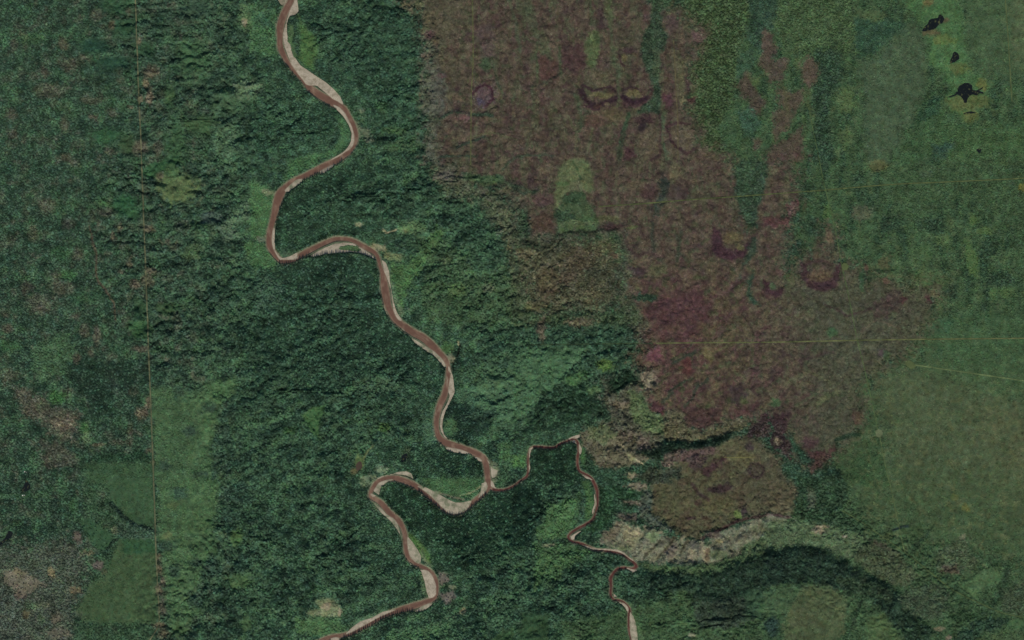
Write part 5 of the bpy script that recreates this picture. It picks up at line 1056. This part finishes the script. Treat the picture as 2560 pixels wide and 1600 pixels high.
sandm = [sand_mat("pale_sand", (162, 154, 136), (126, 112, 96), ((136, 128, 110), 0.045, 0.48, 0.68)),
         sand_mat("dull_sand", (138, 130, 112), (112, 100, 84), ((104, 106, 86), 0.05, 0.45, 0.65)),
         sand_mat("gravel_with_scrub", (160, 153, 134), (124, 113, 97), ((108, 114, 92), 0.028, 0.42, 0.68))]
for ring, (pts, sh, lb) in zip(SAND_S, SAND):
    x0, y0 = ring.min(0) - 1.0; x1, y1 = ring.max(0) + 1.0
    bx, by = np.meshgrid(np.arange(x0, x1 + 0.8, 0.8), np.arange(y0, y1 + 0.8, 0.8))
    sdv = sd_poly([tuple(p) for p in ring[::2]], bx, by)
    cm = 0.25 * (sdv[:-1, :-1] + sdv[1:, :-1] + sdv[:-1, 1:] + sdv[1:, 1:]) < 0.1
    if cm.sum() < 4: continue
    inn = np.clip(-sdv, 0, 6)
    me = grid_mesh("sand_bar", wx(bx), wy(by), 0.12 + 0.55 * smooth(inn, 0, 2.2) + 0.25 * smooth(inn, 1, 6) + 0.12 * fbm(bx, by, 5, 210, 2), cm)
    qx = np.empty(len(me.vertices) * 3, np.float32); me.vertices.foreach_get("co", qx); qx = qx.reshape(-1, 3)
    wet = 1 - smooth((qx[:, 2] - 0.1), 0.05, 0.55)
    a_ = me.attributes.new("wet", 'FLOAT', 'POINT'); a_.data.foreach_set("value", wet.astype(np.float32))
    me.materials.append(sandm[sh])
    o = bpy.data.objects.new("sand_bar", me); col.objects.link(o)
    tag(o, lb, "sand bar", "sand bars along the river and creek", kind="structure")
pondm = water_mat("bog_water", (22, 27, 27), 0.2, 0.2, mats=(72, 76, 48)); pondb = water_mat("brown_pond_water", (72, 62, 52), 0.2, 0.15)
for (pts, lb), z0 in zip(PONDS, pond_z):
    P = np.array(pts); cen = P.mean(0)
    ring = cen + (P - cen) * 1.04
    if "brown" not in lb:
        rs = spline([(p[0], p[1], 0) for p in list(ring) + [ring[0]]], 1.2)[:-1, :2]
        ring = rs + 0.9 * np.stack([perlin(rs[:, 0] / 2.2, rs[:, 1] / 2.2, 4), perlin(rs[:, 0] / 2.2, rs[:, 1] / 2.2, 6)], 1)
    o = sheet("pond", ring, z0, pondb if "brown" in lb else pondm)
    tag(o, lb, "pond", "dark ponds", kind="structure")

# ================================================================== cut lines and clearings
def ribbon(name, pts, w_, m):
    C = spline([(p[0], p[1], 0) for p in pts], 2.4)[:, :2]
    t_ = np.gradient(C, axis=0); t_ /= np.linalg.norm(t_, axis=1)[:, None] + 1e-9
    nrm = np.stack([-t_[:, 1], t_[:, 0]], 1)
    ww = w_ / 2 * (1 + 0.35 * perlin(C[:, 0] / 9, C[:, 1] / 9, 5))[:, None]
    rows = [C - nrm * ww, C, C + nrm * ww]
    V = []; Fc = []
    n = len(C)
    for r_ in rows:
        zz = np.maximum.reduce([samp(Z, r_[:, 0] + a_, r_[:, 1] + b2) for a_, b2 in ((0, 0), (1.2, 0), (-1.2, 0), (0, 1.2), (0, -1.2))]) + 0.5
        V += [(wx(a), wy(b_), c_) for (a, b_), c_ in zip(r_, zz)]
    for k_ in range(2):
        for i in range(n - 1):
            Fc.append((k_ * n + i, k_ * n + i + 1, (k_ + 1) * n + i + 1, (k_ + 1) * n + i))
    o = obj(name, V, Fc, m, smooth_=True)
    if o.data.polygons[0].normal.z < 0:
        o.data.flip_normals()
    return o
for pts, w_, c_, lb in LINES:
    mk = flat_mat("cut_line_grass", c_, ((0.02, 0.72, 1.2), (0.2, 0.8, 1.2)))
    tag(ribbon("cut_line", pts, w_, mk), lb, "cut line", "seismic cut lines", kind="structure")
for pts, c_, lb in PADS:
    sp = spline([(p[0], p[1], 0) for p in pts + [pts[0]]], 1.5)[:-1, :2]
    sp = sp + 0.8 * np.stack([perlin(sp[:, 0] / 4, sp[:, 1] / 4, 4), perlin(sp[:, 0] / 4, sp[:, 1] / 4, 6)], 1)
    P = np.array(pts)
    zz = float(np.max(samp(Z, sp[:, 0], sp[:, 1]))) + 0.4
    o = sheet("clearing", sp, zz, flat_mat("clearing_grass", c_, ((0.03, 0.85, 1.15), (0.2, 0.85, 1.15))), skirt=6.0)
    tag(o, lb, "clearing", "small grassy clearings", kind="structure")

# ================================================================== plants
bark, nt_, b_ = mat("bark"); b_.inputs["Base Color"].default_value = (0.06, 0.045, 0.035, 1)
def ring_pts(cx, cy, z, r, n, ph, jit, R):
    return [(cx + r * (1 + jit * (R.random() - 0.5)) * math.cos(ph + 2 * math.pi * i / n),
             cy + r * (1 + jit * (R.random() - 0.5)) * math.sin(ph + 2 * math.pi * i / n), z + jit * 0.5 * (R.random() - 0.5)) for i in range(n)]
def add_conifer(V, Fc, mats, cx, cy, h, r, R, n=7):
    """tapering spruce of three drooping tiers on a thin trunk"""
    for z0, z1, rr in ((0.10, 0.52, 1.0), (0.34, 0.78, 0.72), (0.60, 1.0, 0.46)):
        b0 = len(V)
        V += ring_pts(cx, cy, z0 * h, r * rr, n, R.random() * 6, 0.5, R)
        V.append((cx, cy, z1 * h))
        Fc += [(b0 + i, b0 + (i + 1) % n, b0 + n) for i in range(n)]; mats += [0] * n
    b0 = len(V); t_ = 0.035 * h * 0.35
    V += [(cx - t_, cy - t_, -1), (cx + t_, cy - t_, -1), (cx, cy + t_, -1), (cx, cy, h * 0.6)]
    Fc += [(b0, b0 + 1, b0 + 3), (b0 + 1, b0 + 2, b0 + 3), (b0 + 2, b0, b0 + 3)]; mats += [1] * 3
_ico = bmesh.new(); bmesh.ops.create_icosphere(_ico, subdivisions=2, radius=1)
ICO_V = [tuple(v.co) for v in _ico.verts]; ICO_F = [tuple(v.index for v in f.verts) for f in _ico.faces]; _ico.free()
def add_blob(V, Fc, mats, cx, cy, cz, rx, rz, R, jit=0.42):
    b0 = len(V)
    for v in ICO_V:
        k_ = 1 + jit * (R.random() - 0.5)
        V.append((cx + v[0] * rx * k_, cy + v[1] * rx * k_, cz + v[2] * rz * k_))
    Fc += [tuple(b0 + i for i in f) for f in ICO_F]; mats += [0] * len(ICO_F)
def add_trunk(V, Fc, mats, cx, cy, h, t_):
    b0 = len(V)
    V += [(cx - t_, cy - t_, -1), (cx + t_, cy - t_, -1), (cx, cy + t_, -1), (cx, cy, h)]
    Fc += [(b0, b0 + 1, b0 + 3), (b0 + 1, b0 + 2, b0 + 3), (b0 + 2, b0, b0 + 3)]; mats += [1] * 3
def clump(kind, seed):
    R = random.Random(seed); V, Fc, mt = [], [], []
    spots = []
    cnt = {'conifer': 9, 'leafy': 6, 'shrub': 8, 'snag': 6}[kind]
    tries = 0
    while len(spots) < cnt and tries < 300:
        tries += 1
        a, q = R.random() * 6.283, 5.0 * math.sqrt(R.random())
        p = (q * math.cos(a), q * math.sin(a))
        if all((p[0] - s_[0]) ** 2 + (p[1] - s_[1]) ** 2 > (3.4 if kind == 'conifer' else 5.0) for s_ in spots): spots.append(p)
    for p in spots:
        if kind == 'conifer':
            h = R.uniform(8.5, 15) * (1.25 if R.random() < 0.12 else 1); add_conifer(V, Fc, mt, p[0], p[1], h, R.uniform(1.5, 2.3), R)
        elif kind == 'leafy':
            h = R.uniform(7, 10.5); r = R.uniform(1.9, 2.9)
            add_blob(V, Fc, mt, p[0], p[1], h - r, r, r * 1.15, R); add_trunk(V, Fc, mt, p[0], p[1], h - r, 0.25)
        elif kind == 'shrub':
            r = R.uniform(0.8, 1.7); add_blob(V, Fc, mt, p[0], p[1], r * 0.5, r, r * 0.7, R, 0.6)
        else:
            h = R.uniform(6, 12)
            b0 = len(V); t_ = 0.28; lx, ly = R.uniform(-1, 1), R.uniform(-1, 1)
            V += [(p[0] - t_, p[1] - t_, -1), (p[0] + t_, p[1] - t_, -1), (p[0], p[1] + t_, -1), (p[0] + lx, p[1] + ly, h)]
            Fc += [(b0, b0 + 1, b0 + 3), (b0 + 1, b0 + 2, b0 + 3), (b0 + 2, b0, b0 + 3)]; mt += [0] * 3
            for q in range(5):      # bare limbs
                z = h * R.uniform(0.35, 0.9); a = R.random() * 6.283; l_ = R.uniform(0.8, 1.9) * (1.1 - z / h * 0.6)
                b0 = len(V); ox, oy = math.cos(a), math.sin(a)
                V += [(p[0] + lx * z / h, p[1] + ly * z / h, z - 0.25), (p[0] + lx * z / h + oy * 0.2, p[1] + ly * z / h - ox * 0.2, z + 0.2), (p[0] + lx * z / h + ox * l_, p[1] + ly * z / h + oy * l_, z + 0.5)]
                Fc += [(b0, b0 + 1, b0 + 2)]; mt += [0]
    return V, Fc, mt

def make_collection(kind, m, count=5):
    c = bpy.data.collections.new(kind + "_clumps")
    for q in range(count):
        V, Fc, mt = clump(kind, 100 * len(kind) + q)
        me = bpy.data.meshes.new("%s_clump" % kind)
        me.from_pydata(V, [], Fc); me.materials.append(m); me.materials.append(bark)
        me.polygons.foreach_set("material_index", mt); me.update()
        c.objects.link(bpy.data.objects.new("%s_clump" % kind, me))
    return c

def scatter_group(coll):
    ng = bpy.data.node_groups.new("scatter_" + coll.name, 'GeometryNodeTree')
    ng.interface.new_socket("Geometry", in_out='INPUT', socket_type='NodeSocketGeometry')
    ng.interface.new_socket("Geometry", in_out='OUTPUT', socket_type='NodeSocketGeometry')
    gi = ng.nodes.new("NodeGroupInput"); go = ng.nodes.new("NodeGroupOutput")
    ci = ng.nodes.new("GeometryNodeCollectionInfo"); ci.inputs["Collection"].default_value = coll
    ci.inputs["Separate Children"].default_value = True; ci.inputs["Reset Children"].default_value = True
    ip = ng.nodes.new("GeometryNodeInstanceOnPoints"); ip.inputs["Pick Instance"].default_value = True
    def na(name, t_):
        n = ng.nodes.new("GeometryNodeInputNamedAttribute"); n.data_type = t_; n.inputs["Name"].default_value = name
        return n.outputs["Attribute"]
    ng.links.new(gi.outputs[0], ip.inputs["Points"]); ng.links.new(ci.outputs[0], ip.inputs["Instance"])
    ng.links.new(na("variant", 'INT'), ip.inputs["Instance Index"])
    e2r = ng.nodes.new("FunctionNodeEulerToRotation"); ng.links.new(na("turn", 'FLOAT_VECTOR'), e2r.inputs[0]); ng.links.new(e2r.outputs[0], ip.inputs["Rotation"])
    ng.links.new(na("size", 'FLOAT_VECTOR'), ip.inputs["Scale"])
    ng.links.new(ip.outputs[0], go.inputs[0])
    return ng

def scatter(name, label, cat, px, py, tint, size, coll, ng, count=5):
    n = len(px)
    if n == 0: return
    co = np.stack([wx(px), wy(py), samp(Z, px, py) - 0.2], 1).astype(np.float32)
    me = bpy.data.meshes.new(name); me.vertices.add(n); me.vertices.foreach_set("co", co.reshape(-1))
    a = me.attributes.new("variant", 'INT', 'POINT'); a.data.foreach_set("value", rng.integers(0, count, n).astype(np.int32))
    tv = np.zeros((n, 3), np.float32); tv[:, 2] = rng.random(n) * 6.283; tv[:, :2] = rng.normal(0, 0.03, (n, 2))
    a = me.attributes.new("turn", 'FLOAT_VECTOR', 'POINT'); a.data.foreach_set("vector", tv.reshape(-1))
    a = me.attributes.new("size", 'FLOAT_VECTOR', 'POINT'); a.data.foreach_set("vector", size.astype(np.float32).reshape(-1))
    tc = np.concatenate([np.clip(tint, 0.002, 0.8), np.ones((n, 1))], 1).astype(np.float32)
    a = me.attributes.new("tint", 'FLOAT_COLOR', 'POINT'); a.data.foreach_set("color", tc.reshape(-1))
    me.update()
    o = bpy.data.objects.new(name, me); col.objects.link(o)
    mod = o.modifiers.new("scatter", 'NODES'); mod.node_group = ng
    tag(o, label, cat, kind="stuff")
    return o

sp_ = 7.7 / M
gx_, gy_ = np.meshgrid(np.arange(-110, 2670, sp_), np.arange(-110, 1710, sp_))
cx = (gx_ + rng.uniform(-0.46, 0.46, gx_.shape) * sp_).ravel(); cy = (gy_ + rng.uniform(-0.46, 0.46, gx_.shape) * sp_).ravel()
dd = samp(D, cx, cy); kk = samp(K, cx, cy); hh = samp(H, cx, cy); ss = samp(S, cx, cy); nn = samp(N, cx, cy)
tt = np.stack([samp(Tl[..., q], cx, cy) for q in range(3)], 1)
zz0 = samp(Z, cx, cy)
ok = zz0 > 1.0
u1, u2, u3 = rng.random(len(cx)), rng.random(len(cx)), rng.random(len(cx))
# clumps of trees stand closer in some spots than in others
gap = 0.5 + 0.5 * np.clip(perlin(cx / 6.5, cy / 6.5, 33) * 1.6, -1, 1)
tree = ok & (u1 < dd * (0.86 + 0.18 * gap))
kp = np.clip(kk + 0.35 * (gap - 0.5), 0, 1)
is_con = tree & (u2 < kp); is_leaf = tree & ~is_con
def tints(sel, k_, spread):
    n = int(sel.sum())
    v = np.exp(rng.normal(0, spread, n))
    t_ = tt[sel] * k_ * (v * crowd(dd[sel]))[:, None] / LIGHT
    t_ = t_ * np.exp(rng.normal(0, 0.05, (n, 3)))
    return t_
def sizes(sel, s0, s1):
    n = int(sel.sum())
    w_ = rng.uniform(s0, s1, n); h_ = w_ * np.clip(hh[sel], 0.3, 1.9) * rng.uniform(0.5, 0.68, n)
    wd = w_ * (0.55 + 0.45 * np.clip(hh[sel], 0.3, 1.2))
    return np.stack([wd, wd, h_], 1)
leaf_m = leaf_mat("foliage"); snag_m = leaf_mat("dead_wood")
CC = make_collection('conifer', leaf_m); LC = make_collection('leafy', leaf_m); SC_ = make_collection('shrub', leaf_m); DC = make_collection('snag', snag_m)
gC, gL, gS, gD = scatter_group(CC), scatter_group(LC), scatter_group(SC_), scatter_group(DC)
CKC, CKL, CKS = 1.72, 1.6, 1.25
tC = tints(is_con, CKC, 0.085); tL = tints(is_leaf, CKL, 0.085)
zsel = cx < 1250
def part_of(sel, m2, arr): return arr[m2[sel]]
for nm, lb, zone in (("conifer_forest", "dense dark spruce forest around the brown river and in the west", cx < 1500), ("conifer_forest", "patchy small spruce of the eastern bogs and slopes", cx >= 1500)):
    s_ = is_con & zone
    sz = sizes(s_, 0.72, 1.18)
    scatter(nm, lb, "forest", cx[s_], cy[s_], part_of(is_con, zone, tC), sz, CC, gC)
for nm, lb, zone in (("broadleaf_forest", "lighter green broadleaf trees of the river valley and the west", cx < 1500), ("broadleaf_forest", "light green low broadleaf trees in the east", cx >= 1500)):
    s_ = is_leaf & zone
    scatter(nm, lb, "forest", cx[s_], cy[s_], part_of(is_leaf, zone, tL), sizes(s_, 0.72, 1.15), LC, gL)
shr = ok & ~tree & (u3 < 0.75 * ss + 0.10 * (dd > 0.02))
sw_ = rng.uniform(0.7, 1.5, int(shr.sum()))
scatter("shrubs", "low fireweed, willow and dwarf birch scrub on the burn and bogs", "shrubs", cx[shr], cy[shr], tints(shr, CKS, 0.28), np.stack([sw_, sw_, sw_], 1), SC_, gS)
sn = ok & (rng.random(len(cx)) < nn * 0.9)
n_ = int(sn.sum()); gr = np.array(lin((108, 110, 100)))[None] * np.exp(rng.normal(0, 0.2, (n_, 1)))
sw_ = rng.uniform(0.7, 1.15, n_)
scatter("dead_trees", "grey standing dead trees at the edges of the burn and in the west", "dead trees", cx[sn], cy[sn], gr, np.stack([sw_, sw_, sw_], 1), DC, gD)

# ---- single spruces that stand out along the shaded banks
crown_m = flat_mat("spruce_crown", (56, 78, 64), ((0.6, 0.75, 1.25),)); trunk_m = flat_mat("spruce_bark", (70, 60, 52), ((1.5, 0.8, 1.2),))
R = random.Random(5)
crowns, trunks = [], []
for q in range(6):
    V, Fc, mt = [], [], []
    h, n = 27.0, 9
    for z0, z1, rr in ((0.06, 0.34, 1.0), (0.22, 0.52, 0.95), (0.38, 0.70, 0.84), (0.54, 0.86, 0.66), (0.70, 1.0, 0.44)):
        b0 = len(V); V += ring_pts(0, 0, z0 * h, 3.7 * rr, n, R.random() * 6, 0.55, R); V.append((0, 0, z1 * h))
        Fc += [(b0 + i, b0 + (i + 1) % n, b0 + n) for i in range(n)]
    me = bpy.data.meshes.new("crown"); me.from_pydata(V, [], Fc); me.materials.append(crown_m); me.update(); crowns.append(me)
    V, Fc = [], []
    for z_, r_ in ((-1.5, 0.45), (4, 0.34), (18, 0.1)): V += [(r_ * math.cos(a * 1.0472), r_ * math.sin(a * 1.0472), z_) for a in range(6)]
    for k_ in range(2): Fc += [(k_ * 6 + i, k_ * 6 + (i + 1) % 6, k_ * 6 + 6 + (i + 1) % 6, k_ * 6 + 6 + i) for i in range(6)]
    me = bpy.data.meshes.new("trunk"); me.from_pydata(V, [], Fc); me.materials.append(trunk_m); me.update(); trunks.append(me)
FRINGE = [
 (g(1,1,"820,8 740,62 640,128 560,150 470,200 390,262 320,318 262,400 218,480"), 62, "dark spruce on the shaded bank from the second bend down to the westernmost bend", "spruces below the second bend"),
 (g(1,1,"190,990 260,985 320,968 390,950 460,930 560,912 680,894 820,884 940,884 1040,914 1130,956"), 72, "dark spruce in the jagged row south of the sand bar with the green islet", "spruces south of the islet bar"),
 (g(1,3,"1540,100 1620,180 1700,250 1780,318 1860,345 1960,330 2040,275 2110,210 2180,140"), 62, "dark spruce in the row lining the V-shaped southern bend", "spruces at the V-shaped bend"),
 (g(1,3,"820,1512 900,1470 1000,1420 1100,1358 1200,1312 1300,1276 1400,1250 1480,1256 1560,1250"), 60, "dark spruce in the row along the south bank near the bottom edge", "spruces near the bottom edge"),
 (g(2,2,"205,1222 300,1232 400,1228 470,1190 560,1168 600,1180"), 24, "dark spruce on the south bank of the creek's northern reach", "spruces by the creek's northern reach"),
]
for pts, cnt, lb, grp in FRINGE:
    C = spline([(p[0], p[1], 0) for p in pts], 1.0)[:, :2]
    for q in range(cnt):
        p = C[min(int((q + R.random() * 0.8) / cnt * len(C)), len(C) - 1)] + np.array([R.uniform(-1.2, 1.2), R.uniform(-2.6, 0.6)])
        z = float(samp(Z, p[0], p[1]))
        for _ in range(10):
            if z > 0.5: break
            p = p + np.array([0.05, 0.5]); z = float(samp(Z, p[0], p[1]))
        root = bpy.data.objects.new("spruce_tree", None); col.objects.link(root)
        root.location = (wx(p[0]), wy(p[1]), z - 0.2); root.rotation_euler = (R.uniform(-.04, .04), R.uniform(-.04, .04), R.random() * 6.28)
        s_ = R.uniform(0.72, 1.12); root.scale = (s_ * R.uniform(0.85, 1.1), s_ * R.uniform(0.85, 1.1), s_)
        tag(root, lb, "tree", grp)
        k_ = R.randrange(6)
        for nm, me in (("crown", crowns[k_]), ("trunk", trunks[k_])):
            c_ = bpy.data.objects.new(nm, me); col.objects.link(c_); c_.parent = root

# ---- lumps standing in for unidentified whitish specks near the little wedge-shaped pond
bm_ = flat_mat("pale_speck", (190, 192, 182), ((0.4, 0.8, 1.2),))
for (px_, py_, r_, lb) in ((62.0, 1169.6, 3.0, "small whitish boulder, northernmost of three north of the wedge-shaped pond"), (63.2, 1178.5, 4.2, "largest whitish boulder of the three north of the wedge-shaped pond"),
                           (67.8, 1180.2, 3.0, "small whitish boulder, easternmost of three north of the wedge-shaped pond"), (58.2, 1238, 4.4, "whitish boulder at the south tip of the wedge-shaped pond"), (63.0, 1237.5, 3.2, "smaller whitish boulder beside another at the pond's south tip")):
    V, Fc, mt = [], [], []
    add_blob(V, Fc, mt, 0, 0, r_ * 0.5, r_, r_ * 0.7, R, 0.5)
    o = obj("speck", V, Fc, bm_)
    o.location = (wx(px_), wy(py_), float(samp(Z, px_, py_)) + 6.0); o.scale = (1, 1, 1.6)
    o.location.z = float(samp(Z, px_, py_)) - 0.5
    tag(o, lb, "speck", "whitish specks by the pond")
